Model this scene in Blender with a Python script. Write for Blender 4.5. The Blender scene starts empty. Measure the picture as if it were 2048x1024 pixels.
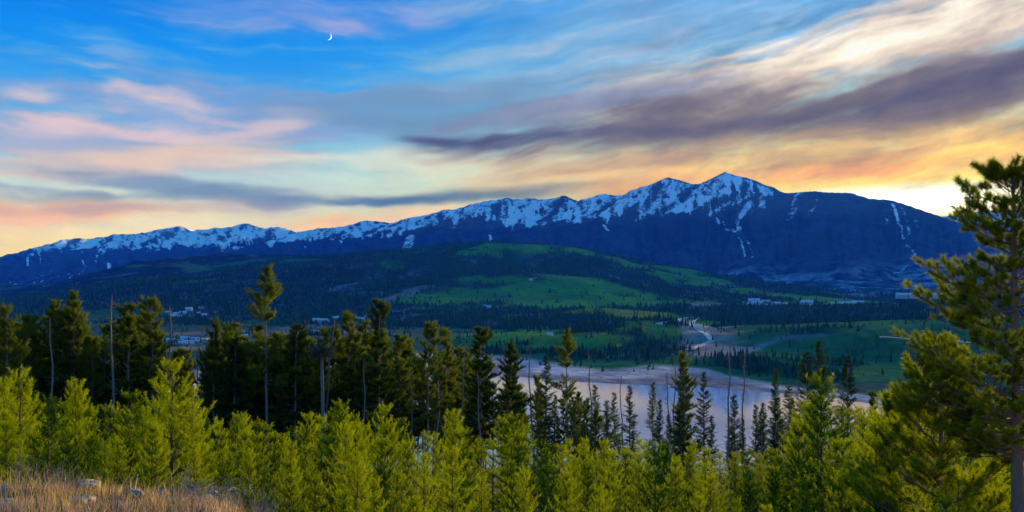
import bpy, math, random
import numpy as np
from mathutils import Vector, Matrix

# ------------------------------------------------------------------ camera
scene = bpy.context.scene
COL = scene.collection
CAM_Z = 140.0            # metres above the lake
F = 1774.0               # focal length in pixels of the 2048 wide photograph
HOR = 555.0              # horizon row in the photograph
PITCH = math.atan((HOR - 512.0) / F)
cam_d = bpy.data.cameras.new("camera")
cam_d.sensor_width = 36.0
cam_d.lens = 36.0 * F / 2048.0
cam_d.clip_start = 0.3
cam_d.clip_end = 120000.0
cam = bpy.data.objects.new("camera", cam_d)
COL.objects.link(cam)
cam.location = (0, 0, CAM_Z)
cam.rotation_euler = (math.pi / 2 + PITCH, 0, 0)
scene.camera = cam

# ------------------------------------------------------------------ exposure / engine
vs = scene.view_settings
vs.view_transform = 'Standard'
vs.look = 'None'
vs.gamma = 1.0
vs.use_curve_mapping = False
EXPOSURE = 1.0
vs.exposure = EXPOSURE
cy = scene.cycles
cy.max_bounces = 5
cy.diffuse_bounces = 2
cy.glossy_bounces = 2
cy.transmission_bounces = 3
cy.transparent_max_bounces = 6
cy.volume_bounces = 0
cy.caustics_reflective = False
cy.caustics_refractive = False
cy.sample_clamp_indirect = 4.0
cy.use_denoising = True

# ------------------------------------------------------------------ sun: low behind the ridge on the right
SUN_AZ = math.radians(36.5)
SUN_EL = math.radians(6.0)
s_dir = Vector((math.sin(SUN_AZ) * math.cos(SUN_EL), math.cos(SUN_AZ) * math.cos(SUN_EL), math.sin(SUN_EL)))
sun_d = bpy.data.lights.new("sun", 'SUN')
sun_d.energy = 5.0
sun_d.angle = math.radians(10.0)
sun_d.color = (1.0, 0.82, 0.50)
sun = bpy.data.objects.new("sun", sun_d)
COL.objects.link(sun)
sun.location = (60, 120, 400)
sun.rotation_euler = (-s_dir).to_track_quat('-Z', 'Y').to_euler()

# ------------------------------------------------------------------ node maths helper
class Sk:
    """a float socket with arithmetic"""
    nt = None
    def __init__(s, sock): s.s = sock
    @staticmethod
    def m(op, a, b=None, c=None, clamp=False):
        n = Sk.nt.nodes.new('ShaderNodeMath'); n.operation = op; n.use_clamp = clamp
        for i, v in enumerate((a, b, c)):
            if v is None: continue
            if isinstance(v, Sk): Sk.nt.links.new(v.s, n.inputs[i])
            else: n.inputs[i].default_value = float(v)
        return Sk(n.outputs[0])
    def __add__(a, b): return Sk.m('ADD', a, b)
    __radd__ = __add__
    def __sub__(a, b): return Sk.m('SUBTRACT', a, b)
    def __rsub__(a, b): return Sk.m('SUBTRACT', b, a)
    def __mul__(a, b): return Sk.m('MULTIPLY', a, b)
    __rmul__ = __mul__
    def __truediv__(a, b): return Sk.m('DIVIDE', a, b)
    def sstep(a, lo, hi):
        n = Sk.nt.nodes.new('ShaderNodeMapRange'); n.interpolation_type = 'SMOOTHSTEP'
        Sk.nt.links.new(a.s, n.inputs[0])
        n.inputs[1].default_value = lo; n.inputs[2].default_value = hi
        return Sk(n.outputs[0])

def new_noise(nt, vec, scale, detail=4.0, rough=0.5, dist=0.0):
    n = nt.nodes.new('ShaderNodeTexNoise')
    n.inputs['Scale'].default_value = scale
    n.inputs['Detail'].default_value = detail
    n.inputs['Roughness'].default_value = rough
    n.inputs['Distortion'].default_value = dist
    if vec is not None: nt.links.new(vec, n.inputs['Vector'])
    return n

def mixc(nt, fac, a, b, mode='MIX'):
    n = nt.nodes.new('ShaderNodeMix'); n.data_type = 'RGBA'; n.blend_type = mode
    for sock, v in ((n.inputs[0], fac), (n.inputs[6], a), (n.inputs[7], b)):
        if isinstance(v, Sk): v = v.s
        if isinstance(v, bpy.types.NodeSocket): nt.links.new(v, sock)
        elif isinstance(v, (int, float)): sock.default_value = v
        else: sock.default_value = (*v[:3], 1.0)
    return n.outputs[2]

def lin(c):
    return tuple((v / 255.0 / 12.92) if v / 255.0 <= 0.04045 else ((v / 255.0 + 0.055) / 1.055) ** 2.4 for v in c)


# ------------------------------------------------------------------ numeric noise
def perlin(x, y, seed=0):
    xi = np.floor(x).astype(np.int64); yi = np.floor(y).astype(np.int64)
    xf = x - xi; yf = y - yi
    u = xf * xf * xf * (xf * (xf * 6 - 15) + 10); v = yf * yf * yf * (yf * (yf * 6 - 15) + 10)
    def g(ix, iy, dx, dy):
        h = (ix * 374761393 + iy * 668265263 + seed * 144269504) & 0x7fffffff
        h = ((h ^ (h >> 13)) * 1274126177) & 0x7fffffff
        h = h ^ (h >> 16)
        a = (h & 0xffff) * (2 * math.pi / 65536)
        return np.cos(a) * dx + np.sin(a) * dy
    n00 = g(xi, yi, xf, yf); n10 = g(xi + 1, yi, xf - 1, yf)
    n01 = g(xi, yi + 1, xf, yf - 1); n11 = g(xi + 1, yi + 1, xf - 1, yf - 1)
    a = n00 + u * (n10 - n00); b = n01 + u * (n11 - n01)
    return (a + v * (b - a)) * 1.5

def fbm(x, y, scale, octv=5, seed=0, gain=0.5, ridged=False):
    f = 1.0 / scale; amp = 1.0; tot = np.zeros_like(x, dtype=float); norm = 0
    for i in range(octv):
        n = perlin(x * f + 17.3 * i, y * f - 9.1 * i, seed + i)
        if ridged: n = 1 - 2 * np.abs(n)
        tot += n * amp; norm += amp; amp *= gain; f *= 2.03
    return tot / norm

def sstep(x, a, b):
    t = np.clip((x - a) / (b - a), 0, 1)
    return t * t * (3 - 2 * t)

# ------------------------------------------------------------------ dusk sky: blue overhead, wind-drawn clouds lit from the sunset
def sky_uv(px, py):
    a = math.atan((px - 1024) / F)
    return a, math.atan((HOR - py) / F * math.cos(a))

def sky_rgb(az, el):
    """display-referred colour (0..1, above 1 only in the glow) of the sky in a direction"""
    u = az * F; v = el * F
    wx = fbm(u, v * 2.0, 420, 3, 11) * 90
    wy = fbm(u, v * 2.2, 380, 4, 15) * 26 + fbm(u, v * 2.5, 120, 3, 19) * 7
    uw = u + wx; vw = v + wy
    lean = np.where(u > -150, (u + 150), 0) * 0.19        # bands rise towards the right
    vb = vw - lean
    st = fbm(uw / 7.0, vb, 62, 4, 23, 0.55)
    st2 = fbm(uw / 9.0, vb, 24, 4, 29, 0.6)
    st3 = fbm(uw / 3.0, vw, 60, 5, 37, 0.6)
    T = st * 0.8 + st2 * 0.55 + st3 * 0.45

    def blob(px, py, rx, ry, ang=0.0, k=0.85, lo=0.06, hi=1.15, warp=1.0):
        u0, v0 = sky_uv(px, py); u0 *= F; v0 *= F
        du = u + wx * warp - u0; dv = v + wy * warp - v0
        c, s = math.cos(math.radians(ang)), math.sin(math.radians(ang))
        a = (du * c + dv * s) / rx; b = (dv * c - du * s) / ry
        g = np.exp(-(a * a + b * b))
        return sstep(g + T * k * np.minimum(g * 2.5, 1.0) , lo, hi)
    py = HOR - v
    stops = [(560, (244, 224, 120)), (500, (244, 226, 140)), (455, (240, 228, 175)), (415, (226, 222, 195)), (375, (192, 218, 226)), (330, (160, 212, 240)), (270, (108, 184, 242)),
             (200, (52, 156, 246)), (120, (6, 138, 250)), (40, (2, 122, 240)), (-80, (6, 124, 242)), (-500, (40, 138, 244)), (-2300, (64, 148, 246))]
    col = np.stack([np.interp(-py, [-s[0] for s in stops], [s[1][i] / 255 for s in stops]) for i in range(3)], -1)
    def lay(mask, rgb, op=1.0):
        nonlocal col
        m = np.clip(mask * op, 0, 1)[..., None]
        col = col + (np.array(rgb) / 255.0 - col) * m
    gu, gv = sky_uv(1870, 400); gu *= F; gv *= F
    # angle round the horizon from the sunset, wrapped
    dsu = (u - gu + math.pi * F) % (2 * math.pi * F) - math.pi * F
    def glow(rx, ry): return np.exp(-((dsu / rx) ** 2 + ((v - gv) / ry) ** 2))
    lay(glow(900, 460), (172, 205, 232), 0.80)
    lay(blob(1300, 60, 560, 150, 4, k=0.5), (128, 178, 226), 0.85)
    lay(blob(1050, 150, 420, 60, 3, k=0.8), (150, 190, 226), 0.6)
    lay(glow(700, 230), (226, 214, 200), 0.75)
    # thin veil, all round the sky
    hi = sstep(v, 1500, 420)
    lay(sstep(st + st3 * 0.5, 0.0, 0.55) * hi, (168, 184, 222), 0.30)
    lay(sstep(st2 + st * 0.6, 0.12, 0.6) * hi * sstep(v, 30, 120), (214, 196, 206), 0.22)
    # left
    for a in ((430, 10, 300, 36, -2), (690, 26, 190, 40, 3), (870, 36, 80, 16, 0)):
        lay(blob(*a), (138, 158, 226), 0.62)
    lay(blob(680, 42, 60, 26, 10, k=1.3), (172, 172, 226), 0.55)
    for a in ((360, 215, 420, 70, 3), (620, 250, 250, 60, 3), (120, 270, 360, 70, 0)):
        lay(blob(*a, lo=0.05, hi=1.0), (132, 158, 214), 0.75)
    lay(blob(240, 300, 420, 50, 0, lo=0.05, hi=1.0), (186, 182, 206), 0.65)
    for a in ((310, 188, 180, 24, -8), (230, 168, 90, 16, -14), (240, 246, 240, 22, 4), (110, 222, 150, 22, 10), (560, 255, 130, 15, 10), (640, 222, 70, 13, 0), (10, 180, 50, 15, 0), (910, 184, 80, 16, 2), (330, 262, 200, 14, -3)):
        lay(blob(*a), (228, 200, 208), 0.75)
    for a in ((420, 300, 190, 19, 3), (60, 322, 120, 13, 0), (180, 345, 230, 20, 3), (300, 318, 240, 14, 0)):
        lay(blob(*a), (236, 202, 178), 0.78)
    for a in ((330, 372, 260, 20, -6), (230, 395, 330, 16, 3), (60, 380, 200, 14, 0), (620, 400, 300, 15, 2), (420, 395, 240, 16, 0)):
        lay(blob(*a), (112, 136, 168), 0.78)
    for a in ((40, 430, 260, 32, 4), (180, 425, 200, 20, 4), (640, 438, 110, 18, 2)):
        lay(blob(*a, k=0.6, lo=0.05), (248, 186, 72), 0.9)
    lay(blob(330, 415, 260, 16, 3, lo=0.05), (176, 152, 150), 0.7)
    lay(blob(0, 490, 300, 30, 0, k=0.3, lo=0.02), (248, 222, 90), 0.85)
    lay(blob(600, 462, 220, 14, 0, k=0.5), (246, 196, 132), 0.6)
    # middle
    for a in ((800, 232, 240, 36, -6), (960, 215, 200, 40, -4), (1060, 170, 260, 26, 3), (870, 262, 160, 16, -10)):
        lay(blob(*a, lo=0.05, hi=0.95), (110, 150, 194), 0.72)
    for a in ((820, 318, 260, 24, 3), (1000, 330, 260, 22, 6), (1130, 335, 220, 28, 5)):
        lay(blob(*a, lo=0.05, hi=0.95), (226, 228, 222), 0.75)
    lay(blob(780, 352, 260, 14, 2), (206, 228, 232), 0.7)
    for a in ((820, 396, 240, 13, 1), (1040, 384, 190, 18, 3)):
        lay(blob(*a, k=0.5), (48, 88, 134), 0.92)
    lay(blob(810, 425, 210, 20, 5, k=0.7, lo=0.08), (240, 208, 172), 0.9)
    # right
    for a in ((1700, 110, 520, 85, 12), (1960, 50, 360, 90, 12), (1400, 190, 330, 50, 7)):
        lay(blob(*a, k=0.8, lo=0.05), (228, 202, 186), 0.95)
    for a in ((1880, 52, 250, 42, 12), (1700, 92, 260, 28, 12), (1560, 130, 200, 20, 12), (1960, 20, 200, 40, 8)):
        lay(blob(*a), (255, 240, 226), 0.9)
    for a in ((1500, 320, 520, 48, 4), (1760, 310, 420, 60, 6), (1200, 340, 260, 34, 2)):
        lay(blob(*a, k=0.7, lo=0.05), (222, 196, 166), 0.9)
    for a in ((1320, 192, 230, 26, 8), (1140, 210, 200, 26, 2), (1060, 250, 170, 22, 0)):
        lay(blob(*a), (122, 130, 166), 0.8)
    for a in ((1300, 262, 330, 26, 6), (1480, 240, 400, 36, 8), (1680, 222, 400, 42, 9), (1990, 150, 280, 55, 14), (1880, 195, 260, 44, 12), (1420, 205, 260, 22, 8)):
        lay(blob(*a, k=0.85, lo=0.02, hi=1.0), (104, 95, 97), 0.92)
    for a in ((1960, 172, 230, 36, 13), (1800, 205, 200, 22, 10), (1480, 248, 220, 18, 5), (1060, 280, 190, 17, 4), (930, 284, 120, 10, -4)):
        lay(blob(*a, k=0.7, lo=0.02), (68, 65, 82), 0.9)
    for a in ((1620, 330, 330, 15, 7), (1430, 300, 300, 13, 6), (1850, 285, 300, 18, 8), (1150, 372, 140, 12, 3), (1330, 325, 220, 10, 4)):
        lay(blob(*a, k=1.2), (152, 126, 118), 0.65)
    # the low sky towards the sunset is golden
    gw = glow(720, 150)[..., None]; lw = np.exp(-np.clip(v, 0, None) / 150.0)[..., None]
    col = col * (1 + gw * np.array([0.02, 0.03, -0.42])) * (1 + lw * np.array([0.02, -0.015, -0.08]))
    # sunset
    lay(glow(600, 120) * np.clip(0.95 + T * 0.9, 0, 1.3), (250, 196, 78), 1.0)
    lay(glow(520, 74) * np.clip(0.95 + T * 0.5, 0, 1.2), (255, 168, 0), 1.0)
    lay(blob(1780, 348, 360, 28, 3, k=0.5, warp=0.25, lo=0.03, hi=0.9), (255, 172, 0), 1.0)
    lay(blob(1560, 372, 160, 16, 0, k=0.5), (255, 196, 30), 0.8)
    lay(blob(1980, 335, 130, 60, 0, k=0.4), (255, 214, 60), 0.9)
    lay(blob(1800, 390, 370, 36, -1, k=0.22, warp=0.25, lo=0.15, hi=0.75), (255, 218, 40), 1.0)
    lay(blob(1820, 402, 330, 36, -1, k=0.10, warp=0.25, lo=0.30, hi=0.70), (255, 252, 235), 1.0)
    lay(blob(1990, 390, 120, 40, 0, k=0.2, lo=0.3, hi=0.9), (255, 250, 225), 0.8)
    lum = 1.0 + 1.1 * blob(1860, 408, 230, 30, -1, k=0.0, warp=0.25, lo=0.3, hi=0.9)
    # soft light and dark folds inside the clouds
    veil = sstep(v, 0, 60) * sstep(v, 900, 500)
    col = col * (1 + (0.36 * fbm(uw / 3.2, vb, 56, 6, 51, 0.66) + 0.18 * st2) * veil * (0.25 + 0.75 * sstep(u, -200, 500)) * (1 - 0.55 * sstep(v - 0.25 * u, 300, 430)))[..., None]
    # the air over the ridges keeps the low sky golden
    low = np.exp(-np.clip(v, 0, None) / 190.0)
    col = col * np.stack([1 + 0.0 * low, 1 + 0.03 * low, 1 + 0.04 * low], -1)
    # below the horizon the far ground takes over
    g = sstep(v, 0, -160)
    lay(g, (40, 52, 60), 1.0)
    return np.clip(col, 0, 1), lum

# ------------------------------------------------------------------ world
world = bpy.data.worlds.new("World")
scene.world = world
world.use_nodes = True
nt = world.node_tree
nt.nodes.clear()
w_out = nt.nodes.new('ShaderNodeOutputWorld')
w_bg = nt.nodes.new('ShaderNodeBackground')
nt.links.new(w_bg.outputs[0], w_out.inputs[0])

def sky_map(w=6144, fine=33.5):
    """the sky of sky_rgb() as a light map computed here: coarse all round, fine where clouds are seen near"""
    def block(cols, rows, h):
        th = (0.5 - (cols + 0.5) / w) * 2 * math.pi
        az = (math.pi / 2 - th + math.pi) % (2 * math.pi) - math.pi
        el = ((rows + 0.5) / h - 0.5) * math.pi
        A, E = np.meshgrid(az, el)
        c, lum = sky_rgb(A, E)
        l = np.where(c <= 0.04045, c / 12.92, ((c + 0.055) / 1.055) ** 2.4)
        return l * lum[..., None]
    h = w // 2
    buf = np.zeros((h, w, 4), dtype=np.float32); buf[..., 3] = 1
    step = 8
    r0 = int(h * (0.5 - 14 / 180)) // step * step
    big = block(np.arange(step / 2 - 0.5, w, step), np.arange(r0 + step / 2 - 0.5, h, step), h)
    big = np.repeat(np.repeat(big, step, 0), step, 1)
    buf[r0:, :, :3] = big[:h - r0]
    buf[:r0, :, :3] = big[0, :, :].mean(axis=0)
    c0 = int(w * (0.25 - fine / 360)); c1 = int(w * (0.25 + fine / 360))
    q0 = int(h * (0.5 - 1.0 / 180)); q1 = int(h * (0.5 + 20.5 / 180))
    buf[q0:q1, c0:c1, :3] = block(np.arange(c0, c1), np.arange(q0, q1), h)
    img = bpy.data.images.new('dusk_sky', w, h, alpha=False, float_buffer=True)
    img.colorspace_settings.name = 'Non-Color'
    img.pixels.foreach_set(buf.ravel())
    img.update()
    return img
env = nt.nodes.new('ShaderNodeTexEnvironment')
env.image = sky_map()
env.interpolation = 'Cubic'
sky_tex = nt.nodes.new('ShaderNodeTexSky')
sky_tex.sky_type = 'NISHITA'
sky_tex.sun_disc = False
sky_tex.sun_elevation = SUN_EL
sky_tex.sun_rotation = SUN_AZ
nish = nt.nodes.new('ShaderNodeVectorMath'); nish.operation = 'SCALE'
nt.links.new(sky_tex.outputs[0], nish.inputs[0]); nish.inputs[3].default_value = 0.05
nt.links.new(mixc(nt, 0.04, env.outputs[0], nish.outputs[0]), w_bg.inputs[0])
w_bg.inputs[1].default_value = 1.0 / (2.0 ** EXPOSURE)
# ------------------------------------------------------------------ helpers
def ray(px, py):
    """world direction of a photograph pixel"""
    d = Vector(((px - 1024) / F, (512 - py) / F, -1.0))
    return (cam.rotation_euler.to_matrix() @ d).normalized()

def at(px, py, dist):
    """world point on a pixel's line of sight at a ground distance"""
    d = ray(px, py)
    k = dist / math.hypot(d.x, d.y)
    return np.array((d.x * k, d.y * k, CAM_Z + d.z * k))

def poly_dist(x, y, P):
    """distance to a polyline in plan and the other columns of P at the nearest point"""
    best = np.full(x.shape, 1e18); hz = np.zeros((P.shape[1] - 2,) + x.shape)
    for a, b in zip(P[:-1], P[1:]):
        ex, ey = b[0] - a[0], b[1] - a[1]
        t = np.clip(((x - a[0]) * ex + (y - a[1]) * ey) / max(ex * ex + ey * ey, 1e-6), 0, 1)
        d = (x - a[0] - t * ex) ** 2 + (y - a[1] - t * ey) ** 2
        m = d < best
        best[m] = d[m]
        tm = t[m]
        for k in range(2, P.shape[1]): hz[k - 2][m] = a[k] + tm * (b[k] - a[k])
    return (np.sqrt(best), *hz)

def signed_poly(x, y, P):
    """signed distance to a closed polygon in plan, negative inside"""
    Q = np.vstack([P, P[:1]])
    d = poly_dist(x, y, Q[:, :2])[0]
    ins = np.zeros(x.shape, bool)
    for a, b in zip(Q[:-1], Q[1:]):
        c = ((a[1] > y) != (b[1] > y))
        xs = (b[0] - a[0]) * (y - a[1]) / (b[1] - a[1] + 1e-9) + a[0]
        ins ^= c & (x < xs)
    return np.where(ins, -d, d)

def R3(pts):
    return np.array([at(*p) for p in pts])

# ------------------------------------------------------------------ the ridges of the place
SKYLINE = [(-700, 600, 17500), (-300, 560, 17500), (-100, 535, 17200), (0, 520, 17000), (40, 512, 16900), (90, 497, 16700), (130, 482, 16600), (157, 475, 16500), (185, 487, 16300),
    (215, 473, 16200), (240, 468, 16100), (260, 468, 16000), (310, 463, 15800), (335, 458, 15600), (357, 451, 15500), (388, 463, 15300), (410, 458, 15200), (430, 454, 15100),
    (445, 460, 15000), (470, 452, 14700), (493, 446, 14500), (527, 456, 14300), (540, 460, 14200), (556, 453, 14000), (580, 459, 13900), (612, 472, 13600), (640, 457, 13300), (680, 454, 13000),
    (728, 441, 12700), (765, 443, 12300), (782, 447, 12100), (800, 442, 11900), (840, 432, 11700), (890, 418, 11500), (920, 415, 11300), (960, 404, 11100), (1000, 398, 10900), (1050, 397, 10700),
    (1090, 398, 10500), (1110, 396, 10450), (1128, 390, 10400), (1145, 398, 10300), (1168, 406, 10200), (1180, 397, 10100), (1208, 387, 9900), (1230, 391, 9800), (1260, 385, 9600), (1290, 373, 9400),
    (1310, 365, 9300), (1335, 354, 9200), (1360, 360, 9100), (1385, 368, 9000), (1400, 367, 8950), (1420, 358, 8900), (1450, 343, 8800), (1470, 350, 8750), (1490, 354, 8700), (1510, 360, 8650),
    (1530, 370, 8550), (1545, 373, 8500), (1575, 386, 8300), (1610, 383, 8200), (1650, 384, 8100), (1700, 385, 8000), (1740, 397, 7950), (1780, 399, 7900), (1810, 408, 7850), (1850, 422, 7800),
    (1880, 432, 7750), (1911, 443, 7700), (1928, 475, 7400), (1940, 510, 7000), (1990, 560, 6300)]
SPURS = [
    ([(1395, 369, 8950), (1365, 388, 8650), (1332, 409, 8300), (1284, 442, 7900), (1247, 468, 7500), (1200, 500, 6900)], 1300),
    ([(1491, 355, 8690), (1480, 385, 8420), (1462, 410, 8150), (1432, 432, 7850), (1400, 470, 7400)], 900),
    ([(1521, 368, 8600), (1502, 396, 8250), (1473, 424, 7950), (1440, 447, 7600), (1420, 490, 7000)], 900),
    ([(1575, 386, 8300), (1545, 430, 7800), (1525, 470, 7200), (1505, 520, 6500), (1490, 560, 5900)], 1200),
    ([(1700, 385, 8000), (1692, 440, 7350), (1682, 500, 6600), (1672, 560, 5800)], 1400),
    ([(1850, 422, 7800), (1838, 480, 7100), (1826, 540, 6300), (1815, 575, 5700)], 1300),
    ([(1258, 386, 9600), (1215, 412, 9200), (1184, 438, 8800), (1160, 456, 8500), (1120, 490, 7800)], 1100),
    ([(1335, 354, 9200), (1300, 395, 8800), (1262, 425, 8500), (1225, 452, 8200)], 700),
    ([(1128, 390, 10400), (1098, 430, 9800), (1085, 462, 9000), (1060, 490, 8200)], 900),
    ([(1000, 398, 10900), (985, 432, 10200), (960, 460, 9300), (930, 490, 8300)], 1200),
    ([(890, 418, 11500), (860, 450, 10500), (830, 480, 9300), (800, 500, 8300)], 1300),
    ([(782, 447, 12100), (735, 468, 11500), (690, 485, 10900), (610, 500, 10200)], 1300),
    ([(728, 441, 12700), (690, 462, 12200), (640, 478, 11600), (590, 492, 11000)], 1000),
    ([(556, 453, 14000), (520, 478, 13300), (500, 494, 12500)], 1100),
    ([(493, 446, 14500), (455, 470, 13900), (420, 490, 13200), (370, 508, 12400)], 1200),
    ([(357, 451, 15500), (330, 470, 15000), (270, 490, 14000), (210, 510, 12800)], 1300),
    ([(240, 468, 16100), (200, 490, 15000), (150, 512, 13600)], 1200),
    ([(157, 475, 16500), (120, 500, 15500), (60, 522, 14000)], 1300),
]
SIDE_HILL = [(2300, 440, 7400), (2080, 470, 7000), (1990, 500, 6600), (1900, 540, 6100), (1840, 578, 5600)]
FAR_RANGE = [(1700, 470, 14500), (1840, 436, 14500), (1880, 432, 14500), (1920, 430, 14500), (1950, 423, 14500), (1975, 419, 14500), (2010, 424, 14500), (2080, 420, 14500), (2400, 440, 14500)]
# rounded hills: (points, half width)
HILLS = {
    'foothill': [
        ([(-700, 640, 7200), (-200, 620, 7200), (0, 605, 7200), (100, 572, 7300), (200, 546, 7300), (300, 531, 7300), (400, 517, 7200), (500, 508, 7000), (560, 508, 6800), (620, 515, 6600), (700, 516, 6400), (780, 510, 6100), (850, 507, 5700), (900, 500, 5300)], 3000),
        ([(880, 505, 5300), (940, 492, 5000), (1000, 484, 4800), (1040, 488, 4750), (1100, 490, 4700), (1150, 495, 4650), (1200, 507, 4600), (1260, 525, 4500), (1320, 550, 4400), (1370, 580, 4300), (1400, 600, 4200)], 1500),
        ([(1010, 488, 4800), (960, 530, 4300), (900, 572, 3800), (840, 602, 3400), (790, 625, 3100)], 650),
        ([(1040, 488, 4750), (1060, 545, 4100), (1090, 588, 3500), (1150, 612, 3050), (1200, 622, 2800)], 800),
        ([(560, 512, 6800), (520, 560, 5400), (480, 598, 4400)], 900),
        ([(300, 532, 7300), (250, 575, 5800), (180, 612, 4400)], 1000),
        ([(700, 518, 6400), (690, 560, 5200), (660, 600, 4200)], 800),
        ([(80, 580, 7000), (20, 612, 5000), (-60, 640, 3800)], 1000),
    ],
    'lakeside_hill': [
        ([(980, 668, 2250), (1060, 642, 2500), (1130, 628, 2600), (1200, 616, 2700), (1260, 622, 2650), (1300, 634, 2550), (1340, 648, 2500)], 520),
        ([(960, 700, 1700), (1064, 672, 1800), (1140, 664, 1850), (1200, 662, 1850), (1250, 652, 1900), (1290, 642, 1950), (1330, 654, 1900), (1370, 676, 1850), (1390, 694, 1800)], 380),
    ],
    'peninsula_hill': [
        ([(1440, 652, 2500), (1520, 630, 2800), (1600, 617, 3000), (1700, 613, 3000), (1800, 610, 3000), (1900, 606, 3000), (2200, 598, 3000)], 1000),
        ([(1450, 690, 1700), (1500, 670, 1780), (1600, 655, 1850), (1700, 649, 1880), (1850, 643, 1900), (2200, 630, 1950)], 620),
    ],
}
LAKE = np.array([at(px, py, CAM_Z * F / (py - HOR))[:2] for px, py in [
    (2300, 800), (1900, 798), (1790, 793), (1726, 787), (1658, 779), (1600, 774), (1531, 771), (1477, 763), (1423, 756), (1377, 749), (1350, 751), (1314, 756), (1278, 760), (1173, 758), (1110, 754),
    (1058, 748), (1000, 738), (960, 730), (900, 722), (830, 716), (760, 722), (690, 733), (600, 742), (480, 742), (400, 746), (300, 752), (0, 760), (-500, 770)]]
    + [(-1500.0, -200.0), (1500.0, -200.0)])

RNG = np.random.default_rng(11)
sky_P = R3(SKYLINE); far_P = R3(FAR_RANGE); side_P = R3(SIDE_HILL)
# finer, jagged skyline
def jag(P, step, amp, seed):
    out = []
    r = np.random.default_rng(seed)
    for a, b in zip(P[:-1], P[1:]):
        n = max(1, int(np.hypot(*(b - a)[:2]) / step))
        for i in range(n):
            p = a + (b - a) * i / n
            if i: p = p + np.array((0, 0, r.normal(0, amp)))
            out.append(p)
    out.append(P[-1])
    return np.array(out)
sky_J = jag(sky_P, 90, 9.0, 2)
sky_w = np.interp(np.arctan2(sky_J[:, 0], sky_J[:, 1]), [math.atan((a - 1024) / F) for a in (0, 600, 900, 1200, 1450, 1900)], [6500, 5200, 4300, 3900, 3500, 3000])
sky_J = np.column_stack([sky_J, sky_w])
spur_P = [(jag(R3(p), 250, 12.0, 5 + i), w) for i, (p, w) in enumerate(SPURS)]
hill_P = {k: [(R3(p), w) for p, w in v] for k, v in HILLS.items()}

def az_of_px(px): return math.atan((px - 1024) / F)

def floor_z(x, y, sd):
    r = np.hypot(x, y)
    z = np.clip(sd * 0.013, -4.0, 7.0) + sstep(r, 1700, 4500) * 2.0
    z = z + fbm(x, y, 420, 4, 31) * 2.2 * sstep(sd, 60, 500)
    return z + sstep(r, 4500, 9000) * 60

def terrain(x, y, detail=True):
    """height and zone of the valley, its hills and the range: 0 floor 1 lakeside 2 peninsula 3 foothill 4 mountain 5 far range"""
    sd = signed_poly(x, y, LAKE)
    fl = floor_z(x, y, sd)
    z = fl.copy(); zone = np.zeros(x.shape, int)
    r = np.hypot(x, y)
    n_mid = fbm(x, y, 700, 5, 3)
    for zi, key in ((1, 'lakeside_hill'), (2, 'peninsula_hill'), (3, 'foothill')):
        for P, w in hill_P[key]:
            d, hz = poly_dist(x, y, P)
            xx = np.clip(d / w, 0, 1)
            pr = 0.5 * (1 + np.cos(math.pi * xx))
            amp = (hz - fl) * 0.16 * sstep(d, 0.0, w * 0.35)
            h = fl + (hz - fl) * pr + amp * n_mid * pr * 2.2
            m = h > z
            z = np.where(m, h, z); zone = np.where(m & (h - fl > 1.5), zi, zone)
    # the range
    ridge_d = np.full(x.shape, 1e5); spur_d = np.full(x.shape, 1e5)
    far = r > 4300
    if far.any():
        x, y = x[far], y[far]
        d0, h0, w0 = poly_dist(x, y, sky_J)
        base = 30.0
        pr = np.clip(1 - d0 / w0, 0, 1)
        rn = fbm(x, y, 900, 6, 71, 0.52, True)
        rn2 = fbm(x + 300 * n_mid[far], y, 260, 4, 77, 0.5, True)
        zm = base + (h0 - base) * (0.62 * pr ** 1.15 + 0.38 * pr ** 3.2)
        rd = d0.copy(); sp = np.full(x.shape, 1e5)
        for P, w in spur_P:
            d, hz = poly_dist(x, y, P)
            p2 = np.clip(1 - d / w, 0, 1)
            zm = np.maximum(zm, base + (hz - base) * (0.45 * p2 + 0.55 * p2 ** 2.4))
            rd = np.minimum(rd, d + 40); sp = np.minimum(sp, d + 0.9 * np.clip(160 - d0, 0, None))
        d, hz = poly_dist(x, y, side_P)
        zm = np.maximum(zm, base + (hz - base) * np.clip(1 - d / 1500, 0, 1) ** 1.3)
        k = sstep(rd, 15, 260) * np.clip((zm - base) / 250, 0, 1)
        zm = zm + k * (rn * 85 - 36 + rn2 * 44)
        zm = zm - 200.0 * (zm <= base + 0.5)
        zz = z[far]; zo = zone[far]
        m = zm > zz
        zz = np.where(m, zm, zz); zo = np.where(m, 4, zo)
        d, hz = poly_dist(x, y, far_P)
        zf = base + (hz - base) * np.clip(1 - d / 3500, 0, 1) ** 1.2 + rn * 40 * sstep(d, 40, 500)
        m = (zf > zz) & (d < 3400)
        z[far] = np.where(m, zf, zz); zone[far] = np.where(m, 5, zo)
        ridge_d[far] = rd; spur_d[far] = sp
    return z, zone, sd, ridge_d, spur_d

def ray_hit(px, py, rmin=1000, rmax=18000, n=1300):
    """ground point under a photograph pixel"""
    rr = np.geomspace(rmin, rmax, n)
    d = ray(px, py); hxy = math.hypot(d.x, d.y)
    x = d.x / hxy * rr; y = d.y / hxy * rr
    zr = CAM_Z + d.z / hxy * rr
    z = terrain(x, y)[0]
    i = np.argmax(z > zr)
    if not (z > zr).any(): i = n - 1
    return np.array((x[i], y[i], z[i]))

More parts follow.
